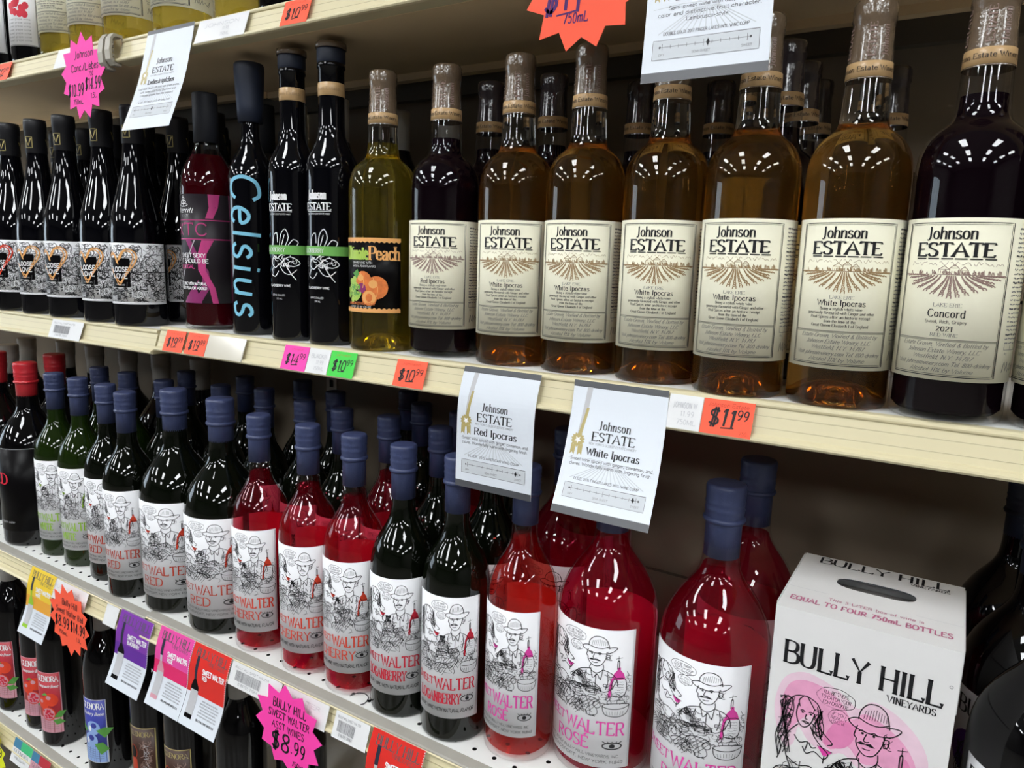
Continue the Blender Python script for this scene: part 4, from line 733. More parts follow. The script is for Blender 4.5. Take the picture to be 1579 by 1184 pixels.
# ------------------------------------------------------------------ cards, flyers, stars
def sheet(name, label, cat, x, w, path, mat, art=None, roll=0.0, group=None, th=.0004):
    """a card of width w centred on x, hanging down along path [(y, z), ...]; art(canvas, w, h) prints its face"""
    P = catmull(path, 9) if len(path) > 2 else [(path[0][0]+(path[1][0]-path[0][0])*i/4, path[0][1]+(path[1][1]-path[0][1])*i/4) for i in range(5)]
    L = [0]
    for a, b in zip(P, P[1:]): L.append(L[-1]+math.hypot(a[0]-b[0], a[1]-b[1]))
    h = L[-1]; y0, z0 = path[0]
    def fn(uu, v, l):
        d = min(max(h-v, 0), h); i = 0
        while i < len(L)-2 and L[i+1] < d: i += 1
        t = (d-L[i])/(L[i+1]-L[i]); a, b = P[i], P[i+1]; dy, dz = b[0]-a[0], b[1]-a[1]; q = math.hypot(dy, dz); off = l*.00010
        return (uu-w/2+roll*d, a[0]+dy*t-y0+dz/q*off, a[1]+dz*t-z0-dy/q*off)
    m = MB(); vs = []; n = len(P)
    for l in (0, -th/.0001):
        for d in L:
            for uu in (0, w): vs.append(fn(uu, h-d, l))
    fs = []; o = 2*n
    for i in range(n-1):
        a = 2*i; fs += [(a, a+2, a+3, a+1), (o+a+1, o+a+3, o+a+2, o+a), (a, o+a, o+a+2, a+2), (a+3, o+a+3, o+a+1, a+1)]
    fs += [(0, 1, o+1, o), (2*n-2, o+2*n-2, o+2*n-1, 2*n-1)]
    m.add(vs, fs, mat); cv = Canvas()
    if art: art(cv, w, h)
    cv.lay(m, fn, .05, .0025 if len(path) > 2 else 9.0); ob = m.obj(name); ob.location = (x, y0, z0+CZ); return tag(ob, label, cat, group)
def star(name, label, x, y, z, R, mat, art, n=13, tilt=0.0, ph=0.2):
    m = MB(); pts = []
    rn = random.Random(label)
    for i in range(2*n):
        a = ph+pi*i/n; q = R*(1.0 if i % 2 == 0 else .78)*rn.uniform(.97, 1.03); pts.append((q*cos(a), q*sin(a)))
    k = len(pts); vs = [(0, 0, 0)]+[(a, 0, b) for a, b in pts]+[(0, .0006, 0)]+[(a, .0006, b) for a, b in pts]
    fs = [(0, 1+i, 1+(i+1) % k) for i in range(k)]+[(k+1, k+2+(i+1) % k, k+2+i) for i in range(k)]+[(1+i, k+2+i, k+2+(i+1) % k, 1+(i+1) % k) for i in range(k)]
    m.add(vs, fs, mat); cv = Canvas(); art(cv); cv.lay(m, lambda a, b, l: (a, -l*.00010, b), .05)
    o = m.obj(name); o.location = (x, y, z+CZ); o.rotation_euler = (tilt, 0, 0); return tag(o, label, 'price star')
def barcode(cv, x0, y0, x1, y1, seed=1, mat='ink_soft'):
    rn = random.Random(seed); x = x0
    while x < x1: q = rn.choice((.0004, .0007, .001)); cv.rect(x, y0, min(x+q, x1), y1, mat, 2); x += q+rn.choice((.0005, .0008))
def price(t, cents, scale=1.0, top=None):
    def art(cv, w, h):
        cv.text(t, w*.40, h*.24, h*.42*scale, 'ink_black', 'brush', fit=w*.56, track=.5, fat=.95); cv.text(cents, w*.80, h*.48, h*.22*scale, 'ink_black', 'brush', fit=w*.24, track=.3)
        cv.stroke([(w*.40, h*.20), (w*.66, h*.23)], h*.035, 'ink_black', 2)
        if top: cv.text(top, w*.5, h*.80, h*.11, 'ink_red', 'hand', fit=w*.8); cv.text('750', w*.85, h*.06, h*.1, 'ink_red', 'hand')
        else: cv.text('Johnson', w*.5, h*.82, h*.09, 'ink_red', 'hand', fit=w*.6)
    return art
def shelf_card(label, cat, xt0, xt1, z, mat, art, y=.640, name='price_tag', group=None, dz=0.0):
    """a card slid into a price channel; xt0, xt1 are its left and right edges"""
    return sheet(name, label, cat, (xt0+xt1)/2, xt1-xt0, [(y-.0046, z-.0030+dz), (y-.0152, z-.0325+dz)], mat, art, 0.0, group)
def bar_art(seed, mat='ink_grey'):
    def art(cv, w, h): barcode(cv, w*.12, h*.28, w*.62, h*.70, seed, mat); cv.text('BULLY HILL SWEET WALTER', w*.42, h*.78, h*.085, mat, 'sans', fit=w*.68); cv.text('0 86785 21064', w*.40, h*.12, h*.11, mat, 'sans', fit=w*.4)
    return art
def faint(txt):
    def art(cv, w, h): cv.text(txt, w*.5, h*.62, h*.16, 'ink_pale', 'sans', fit=w*.7); cv.text('11.99', w*.6, h*.38, h*.15, 'ink_pale', 'sans'); cv.text('750ML', w*.6, h*.14, h*.14, 'ink_pale', 'sans')
    return art
# upper shelf
shelf_card('orange price tag at the far left end of the upper shelf edge', 'price tag', -1.425, -1.378, ZT+.005, 'neon_orange', price('$12', '99'))
shelf_card('blank white card half hidden behind the pink star on the upper shelf edge', 'shelf tag', -1.232, -1.160, ZT+.005, 'tag_white', None, name='shelf_tag')
shelf_card('long white shelf card with faint print right of the hanging notice, upper shelf edge', 'shelf tag', -.884, -.786, ZT, 'tag_white', faint('JOHNSON'), name='shelf_tag')
shelf_card('orange $10.99 price tag alone on the upper shelf edge', 'price tag', -.722, -.677, ZT, 'neon_orange', price('$10', '99'))
# middle shelf
shelf_card('white barcode tag under the burgundy bottles, middle shelf edge', 'shelf tag', -1.309, -1.212, ZM-.0065, 'tag_white', bar_art(2), name='shelf_tag')
shelf_card('orange $19.99 tag at the seam, the left one of the touching pair', 'price tag', -.986, -.941, ZM, 'neon_orange', price('$19', '99'))
shelf_card('orange $19.99 tag, the right one of the touching pair', 'price tag', -.935, -.890, ZM, 'neon_orange', price('$19', '99'))
shelf_card('blank clear tag holder between the orange pair and the pink tag', 'shelf tag', -.889, -.810, ZM, 'tag_clear', lambda cv, w, h: cv.stroke([(w*.99, 0), (w*.99, h)], .0006, 'ink_grey'), name='shelf_tag')
shelf_card('pink $14.99 tag under the slim black bottles', 'price tag', -.734, -.690, ZM, 'neon_pink', price('$14', '99'))
shelf_card('small faded white tag between the pink tag and the green tag', 'shelf tag', -.689, -.652, ZM, 'tag_white', faint('BLACKB'), name='shelf_tag')
shelf_card('bright green $10.99 tag under the peach wine', 'price tag', -.651, -.609, ZM, 'neon_green', price('$10', '99'))
shelf_card('orange $10.99 tag left of the hanging notices, middle shelf edge', 'price tag', -.546, -.502, ZM, 'neon_orange', price('$10', '99'))
shelf_card('faded white tag touching the large orange $11.99 tag', 'shelf tag', -.2195, -.188, ZM, 'tag_white', faint('JOHNSON W'), name='shelf_tag')
shelf_card('orange $11.99 tag with heavy black figures under the amber bottles', 'price tag', -.1875, -.143, ZM, 'neon_orange', price('$11', '99', 1.2, 'Johnson Estate'))
# lower shelf
YL = .5936
shelf_card('pair of white shelf tags behind the orange star, lower shelf edge', 'shelf tag', -1.285, -1.165, ZL-.0085, 'tag_white', faint('BULLY HILL'), YL, 'shelf_tag')
shelf_card('narrow white tag edge left of the purple flyer', 'shelf tag', -1.110, -1.076, ZL-.0085, 'tag_white', None, YL, 'shelf_tag')
shelf_card('white barcode tag right of the red flyer, lower shelf edge', 'shelf tag', -.800, -.700, ZL-.0025, 'tag_white', bar_art(5), YL, 'shelf_tag')
shelf_card('white tag behind the pink star, lower shelf edge', 'shelf tag', -.697, -.614, ZL-.0025, 'tag_white', faint('WALTER'), YL, 'shelf_tag')
shelf_card('white barcode tag left of the rightmost red flyer', 'shelf tag', -.602, -.546, ZL-.0025, 'tag_white', bar_art(7), YL, 'shelf_tag')
# bottom shelf
YBT = .5796
def lakes_tag(col, txt):
    def art(cv, w, h): cv.rect(0, h*.62, w, h, col, 1); cv.rect(0, h*.62, w*.4, h, 'flyer_teal', 2); cv.text('GLENORA', w*.5, h*.40, h*.17, 'ink_soft', 'serif', fit=w*.8, fat=1.2); cv.text(txt, w*.5, h*.20, h*.10, 'ink_grey', 'sans', fit=w*.6)
    return art
sheet('shelf_tag', 'white winery card with green corner on the bottom shelf edge', 'shelf tag', -1.405, .066, [(YBT-.004, ZB-.008), (YBT-.018, ZB-.048)], 'tag_white', lakes_tag('flyer_green', 'WINE CELLARS'))
sheet('shelf_tag', 'dull red card beside the white winery card, bottom shelf edge', 'shelf tag', -1.338, .062, [(YBT-.005, ZB-.008), (YBT-.019, ZB-.048)], 'label_rose', lakes_tag('label_red', 'BREEZE'))

def notice(title, lines, award, pos, grey=True):
    """white winery notice: gold ribbon, two-line lettering, sweetness scale"""
    def art(cv, w, h):
        cv.rect(0, h-.0062, w, h, 'edge_grey', 1)
        if grey: cv.rect(0, 0, w, h*.055, 'edge_grey', 1)
        cv.poly([(w*.155, h*.955), (w*.215, h*.955), (w*.155, h*.575), (w*.105, h*.575)], 'ink_pale', 1); cv.poly([(w*.170, h*.80), (w*.200, h*.80), (w*.150, h*.575), (w*.110, h*.575)], 'ink_gold', 2)
        x, y = w*.125, h*.555; cv.poly([(x+.0075*(1 if i % 2 else .78)*cos(i*pi/14), y+.0075*(1 if i % 2 else .78)*sin(i*pi/14)) for i in range(28)], 'ink_gold', 3); cv.poly([(x+.0038*(1 if i % 2 else .45)*cos(i*pi/5+.31), y+.0038*(1 if i % 2 else .45)*sin(i*pi/5+.31)) for i in range(10)], 'ink_white', 4)
        for s in (-1, 1): cv.poly([(x+s*.001, y-.006), (x+s*.006, y-.004), (x+s*.0062, y-.0145), (x+s*.004, y-.0125), (x+s*.0018, y-.0150)], 'ink_gold', 2)
        cv.text('Johnson', w*.50, h*.655, .0080, 'ink_black', 'serif', fit=w*.34, fat=1.3); cv.text('ESTATE', w*.50, h*.566, .0084, 'ink_black', 'bold', fit=w*.46); cv.text("NEW YORK'S OLDEST ESTATE WINERY", w*.50, h*.535, .0021, 'ink_grey', 'sans', fit=w*.50)
        cv.text(title, w*.52, h*.455, .0072, 'ink_black', 'bold', fit=w*.56)
        rn = random.Random(title); [cv.stroke([(w*.5+k*w*.012, h*.40), (w*.5+k*w*.055, h*.27)], .0008, 'ink_ghost', 1) for k in range(-7, 8)]; cv.stroke([(w*.06, h*.415), (w*.3, h*.43), (w*.7, h*.42), (w*.95, h*.405)], .0006, 'ink_ghost', 1)
        for i, t in enumerate(lines): cv.text(t, w*.51, h*(.405-.036*i), .0031, 'ink_soft', 'sans', fit=w*min(.86, .0215*len(t)), track=.5)
        cv.text(award, w*.50, h*.262, .0026, 'ink_soft', 'sans', fit=w*.68)
        cv.rect(w*.08, h*.125, w*.92, h*.235, 'ink_ghost', 1); cv.frame(w*.08, h*.125, w*.92, h*.235, .0004, 'ink_grey', 2); cv.stroke([(w*.14, h*.195), (w*.85, h*.195)], .0004, 'ink_grey')
        for i in range(11): cv.stroke([(w*(.16+.067*i), h*(.185 if i % 5 else .175)), (w*(.16+.067*i), h*(.205 if i % 5 else .215))], .0004, 'ink_grey')
        for q in (.14, .855): cv.disc(w*q, h*.195, .0010, .0010, 'ink_soft', 3, 10)
        x = w*pos; cv.poly([(x-.0014, h*.195), (x, h*.172), (x+.0014, h*.195), (x, h*.218)], 'ink_black', 4)
        cv.text('DRY', w*.16, h*.145, .0019, 'ink_grey', 'sans'); cv.text('SEMI-SWEET', w*.48, h*.145, .0019, 'ink_grey', 'sans'); cv.text('SWEET', w*.83, h*.145, .0019, 'ink_grey', 'sans')
    return art
ip = ['Sweet wine spiced with ginger, cinnamon, and', 'cloves. Wonderfully warm with lingering finish.']
sheet('hanging_notice', 'white notice with gold ribbon hanging from the upper shelf at the seam', 'notice', -.945, .103, [(.6345, ZT-.001), (.6215, ZT-.037), (.604, .215), (.571, .152)], 'card_white', notice('Liebestr\u00f6pfchen', ['Labrusca blend with bold ripe grape aroma,', 'soft, sweet and fruity. Diamond and', 'Catawba grapes from the vineyard.'], 'SILVER, 2017 FINGER LAKES INTL WINE COMP', .52, False), roll=.19)
sheet('hanging_notice', 'white notice with gold ribbon hanging from the middle shelf, left of its larger twin', 'notice', -.4028, .0955, [(.6345, ZM-.001), (.6230, ZM-.036), (.6205, -.195), (.6195, -.2435)], 'card_white', notice('Red Ipocras', ip, 'SILVER, 2015 AMERICAN WINE COMP', .80), roll=.005)
sheet('hanging_notice', 'white notice with gold ribbon hanging from the middle shelf, over the pink magnum', 'notice', -.2690, .097, [(.6345, ZM-.001), (.6230, ZM-.036), (.603, -.190), (.577, -.2305)], 'card_white', notice('White Ipocras', ip, 'GOLD, 2016 FINGER LAKES INTL WINE COMP', .80), roll=.07)
sheet('hanging_notice', 'white notice cut by the top of the picture, hanging before the amber necks', 'notice', -.2085, .104, [(.6345, ZT-.001), (.6220, ZT-.038), (.612, .205), (.600, .1495)], 'card_white', notice('Lambrusco', ['Semi-sweet wine with deep ruby', 'color and distinctive fruit character,', 'Lambrusco-style.'], 'DOUBLE GOLD, 2017 FINGER LAKES INTL WINE COMP', .53), roll=.055)

def flyer(c1, c2, kind, glass, liquid_):
    """coloured winery flyer: bottle picture at the left, white lower half with lines of print"""
    def art(cv, w, h):
        cv.rect(0, h*.40, w, h, c1, 1); cv.rect(0, h*.40, w, h*.58, c2, 2)
        cv.text('BULLY HILL', w*.53, h*.855, h*.10, 'ink_soft', 'serif', fit=w*.84, fat=1.2, track=.4); cv.text('VINEYARDS', w*.68, h*.80, h*.045, 'ink_soft', 'serif', fit=w*.46, track=.4)
        cv.text('SWEET WALTER', w*.66, h*.675, h*.062, 'ink_white', 'heavy', fit=w*.58, layer=4, track=.5); cv.text(kind, w*.38, h*.605, h*.050, 'ink_white', 'heavy', 'l', layer=4, track=.5, fit=w*.035*len(kind)+w*.02)
        x = w*.20; g = glass
        cv.poly([(x-w*.035, h*.66), (x+w*.035, h*.66), (x+w*.035, h*.86), (x-w*.035, h*.86)], 'capsule_navy', 4); cv.poly([(x-w*.03, h*.58), (x+w*.03, h*.58), (x+w*.03, h*.66), (x-w*.03, h*.66)], g, 4)
        cv.poly([(x-w*.10, h*.10), (x+w*.10, h*.10), (x+w*.10, h*.48), (x+w*.03, h*.58), (x-w*.03, h*.58), (x-w*.10, h*.48)], liquid_, 4); cv.rect(x-w*.10, h*.15, x+w*.10, h*.44, 'ink_pale', 5); rn = random.Random(kind); scribble(cv, rn, x-w*.09, h*.16, x+w*.09, h*.43, 40, .0006, 'ink_soft', .004)
        for i in range(6): cv.text('naturally flavored sweet wine from the lakes', w*.66, h*(.345-.034*i), h*.019, 'ink_grey', 'sans', fit=w*(.50 if i % 3 else .42), track=.5)
        cv.text('BULLYHILLVINEYARDS.COM', w*.66, h*.115, h*.022, 'ink_black', 'heavy', fit=w*.48, track=.5)
        for i in range(24): cv.rect(w*.985, h*(.41+.0245*i), w*.998, h*(.421+.0245*i), 'ink_white', 3)
    return art
fp = lambda z: [(YL-.0046, z-.0028), (YL-.0148, z-.0345), (.574, z-.075), (.5585, z-.116)]
FL = [(-1.305, .083, ZL-.006, ('flyer_yellow', 'flyer_amber', 'WHITE', 'ink_lime', 'ink_lime'), 'yellow winery flyer hanging from the lower shelf, green bottle on it'),
      (-1.026, .085, ZL-.006, ('flyer_purple', 'flyer_violet', 'BLACKBERRY', 'capsule_navy', 'label_black'), 'purple winery flyer hanging left of the shelf seam'),
      (-.9235, .081, ZL-.001, ('flyer_pink', 'flyer_rose', 'ROS\u00c9', 'ink_pale', 'label_rose'), 'pink winery flyer hanging right of the shelf seam, touching the red one'),
      (-.8415, .081, ZL-.001, ('flyer_red', 'flyer_red', 'RED', 'capsule_navy', 'label_black'), 'red winery flyer hanging right of the pink flyer'),
      (-.5010, .079, ZL-.001, ('flyer_red', 'flyer_red', 'CHERRY', 'ink_pale', 'ink_scarlet'), 'red winery flyer cut by the bottom of the picture, right of a barcode tag')]
for x, w_, z, a, lb in FL: sheet('winery_flyer', lb, 'flyer', x, w_, fp(z), 'card_white', flyer(*a), roll=-.06)
def st_top(cv):
    for i, (t, q) in enumerate((('Johnson', .05), ('Conc./Liebes', .074))): cv.text(t, .006, .026-.018*i, .0100, 'ink_black', 'marker', fit=q)
    cv.text('750', .022, -.001, .006, 'ink_black', 'marker'); cv.text('$10.99', -.021, -.026, .0165, 'ink_black', 'marker', fit=.044); cv.text('$14.99', .025, -.020, .0165, 'ink_black', 'marker', fit=.042); cv.text('750mL', -.016, -.038, .007, 'ink_black', 'marker'); cv.text('1.5L', .026, -.032, .007, 'ink_black', 'marker')
star('price_star', 'pink star reading $10.99 and $14.99, pinned to the upper shelf edge', -1.1400, .6195, .2475, .0600, 'neon_pink', st_top, ph=.1)
def st_or(cv): cv.text('$11', -.020, -.0235, .030, 'ink_purple', 'hand', fit=.043, fat=1.1); cv.stroke([(-.026, -.0255), (-.004, -.0235)], .0014, 'ink_purple', 2); cv.text('.99', .010, -.004, .014, 'ink_purple', 'brush'); cv.text('750mL', -.006, -.0335, .0085, 'ink_purple', 'brush', fit=.026); cv.stroke([(.012, -.008), (.046, .004)], .0014, 'ink_purple', 2); cv.text('$15.99', .028, .012, .014, 'ink_purple', 'brush', fit=.034); cv.text('1.5L', .030, -.017, .0085, 'ink_purple', 'brush', fit=.019); cv.text('Johnson', 0, .032, .012, 'ink_purple', 'hand')
star('price_star', 'orange star cut by the top of the picture, reading $11.99', -.3200, .6190, .2465, .0600, 'neon_orange', st_or, 12, ph=.27)
def st_lo(cv): cv.text('Bully Hill', .006, .026, .0115, 'ink_black', 'marker', fit=.048); cv.text('Sweet Walter Red', .003, .009, .0105, 'ink_black', 'marker', fit=.084); cv.text('$8.99', -.023, -.016, .0190, 'ink_black', 'marker', fit=.046); cv.text('$14.99', .025, -.016, .0190, 'ink_black', 'marker', fit=.046); cv.text('750mL', -.022, -.030, .007, 'ink_black', 'marker'); cv.text('1.5L', .026, -.030, .007, 'ink_black', 'marker')
star('price_star', 'orange star reading $8.99 and $14.99, hung from the lower shelf', -1.2050, .5745, -.6155, .0620, 'neon_orange', st_lo, 13, ph=.35)
def st_pk(cv): cv.text('BULLY HILL', .004, .026, .0125, 'ink_black', 'marker', fit=.062); cv.text('SWEET WALTER', .002, .0105, .0105, 'ink_black', 'marker', fit=.076); cv.text('ASST WINES', .000, -.005, .0100, 'ink_black', 'marker', fit=.060); cv.text('$8', -.015, -.035, .0260, 'ink_black', 'marker', fit=.038); cv.text('.99', .018, -.031, .019, 'ink_black', 'marker', fit=.028); cv.text('750mL', .018, -.048, .007, 'ink_black', 'marker', fit=.024)
star('price_star', 'pink star reading $8.99, hung from the lower shelf edge', -.6750, .5740, -.6035, .0620, 'neon_pink', st_pk, 12, ph=.05)
star('price_star', 'fluorescent yellow star at the left edge of the bottom shelf', -1.5130, .5600, -.9690, .0620, 'neon_yellow', lambda cv: (cv.text('99', .036, -.002, .02, 'ink_black', 'brush'), cv.text('$9', .0, -.006, .028, 'ink_black', 'brush')), 13)

# ------------------------------------------------------------------ bottles
# upper shelf (only their feet show)
for x, y, k, az, lb in ((-1.495, .682, 'fruit:peach', 20, 'dark bottle with orange fruit label at the far left of the upper shelf'), (-1.398, .684, 'fruit:cherry', 25, 'dark bottle with red fruit label, next to the first pale yellow bottle'),
    (-1.296, .684, 'estate:gold', 24, 'pale yellow wine bottle on the upper shelf, leftmost with a cream label'), (-1.207, .684, 'estate:gold', 22, 'pale yellow wine bottle on the upper shelf, above the pink star'),
    (-1.113, .684, 'estate:gold', 24, 'pale yellow wine bottle on the upper shelf, over the plastic clip'), (-.990, .684, 'estate:gold', 14, 'pale yellow wine bottle on the upper shelf, over the hanging notice'), (-.862, .690, 'estate:gold', 10, 'pale yellow wine bottle on the upper shelf, over the long white card'), (-.772, .684, 'purple', 20, 'dark bottle in a purple printed sleeve, upper shelf')):
    bottle(k, x, y, ZT+(.005 if x < SEAM-.05 else 0), lb, 'bottles on the upper shelf', az)
# middle shelf, front row
GM = 'bottles on the middle shelf'
zl = ZM-.0065
for x, k, az, lb in ((-1.498, 'love:red', 36, 'black burgundy bottle with a red heart label, cut by the left edge of the picture'), (-1.404, 'love:gold', 37, 'black burgundy bottle with gold heart label, leftmost of the four'), (-1.311, 'love:gold', 34, 'black burgundy bottle with gold heart label, second of the four from the left'),
    (-1.200, 'love:gold', 32, 'black burgundy bottle with gold heart label, third of the four from the left'), (-1.1125, 'love:gold', 35, 'black burgundy bottle with gold heart label under the hanging notice')): bottle(k, x, .675, zl, lb, GM, az)
for x, y, k, az, lb in ((-.9425, .680, 'xtc', 16, 'ros\u00e9 bottle with charcoal and magenta label and black capsule'), (-.8465, .680, 'celsius', 38, 'slim black bottle with pale blue vertical brush lettering'), (-.7585, .675, 'ice', 12, 'slim black bottle with white flower and green band, left of the pair'), (-.6890, .675, 'ice', 12, 'slim black bottle with white flower and green band, right of the pair'),
    (-.6095, .680, 'estate:peach', 16, 'pale yellow wine bottle with a black peach label'), (-.5232, .690, 'estate:red', 18, 'dark red wine bottle with cream label, next to the peach wine'), (-.4265, .690, 'estate:amber', 19, 'amber wine bottle with cream label, leftmost of the five'), (-.3440, .692, 'estate:amber', 12, 'amber wine bottle with cream label, neck under the orange star'),
    (-.2567, .690, 'estate:amber', 12, 'amber wine bottle with cream label, neck behind the hanging notice'), (-.1719, .6766, 'estate:amber', 3, 'amber wine bottle with cream label, fourth of the five from the left'), (-.0872, .680, 'estate:amber', 4, 'amber wine bottle with cream label, rightmost of the five'),
    (-.0050, .676, 'estate:concord', -8, 'dark red wine bottle with cream label dated 2021, right of the amber row'), (.0785, .680, 'estate:concord', -40, 'dark bottle cut by the right edge of the picture, middle shelf')): bottle(k, x, y, ZM, lb, GM, az)
# middle shelf, rows behind
for x, y, k, lb in ((-.5205, .776, 'estate:back', 'dark estate bottle behind, between the red bottle and the first amber bottle'), (-.4330, .776, 'estate:back', 'dark estate bottle behind the gap of the first two amber bottles'), (-.3560, .851, 'estate:back', 'dark estate bottle behind, left of the notice over the amber necks'), (-.2700, .885, 'estate:back', 'dark estate bottle far back under the right half of the notice'),
    (-.1694, .760, 'estate:back', 'dark estate bottle directly behind the fourth amber bottle'), (-.1693, .843, 'estate:back', 'dark estate bottle third deep behind the fourth amber bottle'), (-.1701, .926, 'estate:back', 'dark estate bottle deepest behind the fourth amber bottle'), (-.6480, .860, 'lakes:plain', 'black bottle in the shade behind the peach wine'),
    (-.9300, .770, 'xtc', 'second ros\u00e9 bottle hidden behind the charcoal and magenta one'), (-.8465, .760, 'lakes:plain', 'dark bottle behind the blue lettered one'), (-.7585, .755, 'lakes:plain', 'dark bottle behind the left slim black bottle'), (-.7300, .850, 'lakes:plain', 'dark bottle deep behind the pair of slim black bottles'), (-.0900, .900, 'estate:back', 'dark estate bottle deep behind the rightmost amber bottle')): bottle(k, x, y, ZM, lb, 'back rows of the middle shelf', 15)
n = 0
for j, y in enumerate((.765, .852, .936)):
    for i, x in enumerate((-1.040, -1.135, -1.228, -1.320, -1.412, -1.504)):
        bottle('love:gold', x-.012*j, y, zl, 'black burgundy bottle in row %s behind the front ones, %s' % (('two', 'three', 'four')[j], ('nearest the shelf seam', 'second from the seam', 'third from the seam', 'fourth from the seam', 'fifth from the seam', 'farthest from the seam')[i]), 'burgundy bottles in the rows behind', 24)
# lower shelf, front row
GL = 'bottles on the lower shelf'; zk = ZL-.006
for x, y, k, az, lb in ((-1.4746, .660, 'magnum:redcap', 25, 'large dark bottle with red cap and black label, lower shelf at the left'), (-1.3727, .660, 'walter:white', 24, 'green bottle with lime lettering, the left one of two'), (-1.2927, .660, 'walter:white', 22, 'green bottle with lime lettering, the right one of two'),
    (-1.2000, .656, 'walter:red', 22, 'dark blue-capped bottle with red lettering, left one of the smaller pair'), (-1.1160, .640, 'walter:red', 20, 'dark blue-capped bottle with red lettering, right one of the smaller pair')): bottle(k, x, y, zk, lb, GL, az)
for x, y, k, az, lb in ((-1.0095, .655, 'magnum:red', 18, 'large dark bottle with red lettering standing at the shelf seam'), (-.8985, .655, 'magnum:red', 20, 'large dark bottle with red lettering, beside the first pink-red bottle'), (-.8030, .645, 'walter:cherry', 18, 'pink-red wine bottle with scarlet lettering, leftmost of three'), (-.7070, .645, 'walter:cherry', 18, 'pink-red wine bottle with scarlet lettering, middle of three'),
    (-.6248, .645, 'walter:cherry', 16, 'pink-red wine bottle with scarlet lettering, rightmost of three'), (-.5448, .645, 'walter:logan', 18, 'dark bottle with crimson lettering, left one of two'), (-.4645, .645, 'walter:logan', 18, 'dark bottle with crimson lettering, right one of two'), (-.3832, .660, 'walter:rose', 0, 'blush wine bottle with pink lettering beside the first magnum'),
    (-.2965, .700, 'magnum:rose', -4, 'ros\u00e9 magnum with pink lettering under the hanging notice'), (-.1780, .700, 'magnum:rose', -5, 'ros\u00e9 magnum next to the white carton')): bottle(k, x, y, ZL, lb, GL, az)
# lower shelf, rows behind
GB = 'back rows of the lower shelf'
for x, y, k, lb in ((-.8503, .836, 'walter:logan', 'dark blue-capped bottle deep behind the first two pink-red bottles'), (-.8300, .752, 'walter:logan', 'dark blue-capped bottle behind the first pink-red bottle'), (-.7450, .745, 'walter:logan', 'dark blue-capped bottle behind the middle pink-red bottle'), (-.6620, .752, 'walter:cherry', 'pink-red bottle in the second row, behind the rightmost of three'), (-.6848, .852, 'walter:logan', 'dark blue-capped bottle third deep behind the pink-red ones'), (-.5640, .742, 'walter:logan', 'dark blue-capped bottle behind the left crimson lettered one'),
    (-.6020, .838, 'walter:cherry', 'pink-red bottle third deep, left of the hanging notices'), (-.4820, .742, 'walter:logan', 'dark blue-capped bottle behind the right crimson lettered one'), (-.5150, .840, 'walter:logan', 'dark blue-capped bottle third deep behind the crimson lettered ones'), (-.7680, .920, 'walter:logan', 'dark blue-capped bottle deepest behind the pink-red ones'),
    (-1.3850, .748, 'walter:white', 'blue-capped bottle behind the lime lettered ones, left'), (-1.2920, .748, 'walter:white', 'blue-capped bottle behind the lime lettered ones, right'), (-1.1700, .742, 'walter:red', 'blue-capped bottle behind the smaller red lettered pair'), (-1.2300, .826, 'walter:red', 'blue-capped bottle third deep behind the smaller red lettered pair'), (-1.0600, .775, 'walter:red', 'blue-capped bottle behind the shelf seam'), (-.9550, .780, 'walter:red', 'blue-capped bottle behind the two large dark bottles'),
    (-1.1050, .860, 'walter:red', 'blue-capped bottle third deep behind the shelf seam'), (-.9700, .875, 'walter:red', 'blue-capped bottle third deep behind the two large dark bottles')): bottle(k, x, y, zk if x < SEAM else ZL, lb, GB, 20)
for x, y, k, lb in ((-.4100, .8120, 'magnum:cherryback', 'pink-red magnum in the second row behind the blush bottle'), (-.4230, .9290, 'magnum:cherryback', 'pink-red magnum deepest behind the blush bottle'), (-.1737, .814, 'magnum:rose', 'ros\u00e9 magnum behind the one next to the carton'), (.0975, .680, 'magnum:dark', 'large dark bottle right of the carton, nearest'), (.0900, .798, 'magnum:dark', 'large dark bottle right of the carton, second deep'), (.0815, .915, 'magnum:dark', 'large dark bottle right of the carton, deepest')): bottle(k, x, y, ZL, lb, GB, -6)
for x, y, k, lb in ((-1.765, .760, 'magnum:greycap', 'grey-capped dark bottle at the left edge, nearest'), (-1.870, .845, 'magnum:greycap', 'grey-capped dark bottle, deep at the left edge'), (-1.756, .875, 'magnum:greycap', 'grey-capped dark bottle, second from the left in the deep row'), (-1.643, .880, 'magnum:greycap', 'grey-capped dark bottle, third from the left in the deep row'), (-1.530, .890, 'magnum:greycap', 'grey-capped dark bottle, fourth from the left in the deep row'), (-1.418, .895, 'magnum:greycap', 'grey-capped dark bottle, fifth from the left in the deep row'),
    (-1.556, .752, 'magnum:redback', 'red-capped dark bottle behind the front red-capped one'), (-1.660, .690, 'magnum:redback', 'red-capped dark bottle cut by the left edge of the picture'), (-1.300, .905, 'magnum:greycap', 'grey-capped dark bottle, deep behind the lime lettered pair')): bottle(k, x, y, zk, lb, 'large bottles at the back left of the lower shelf', 20)
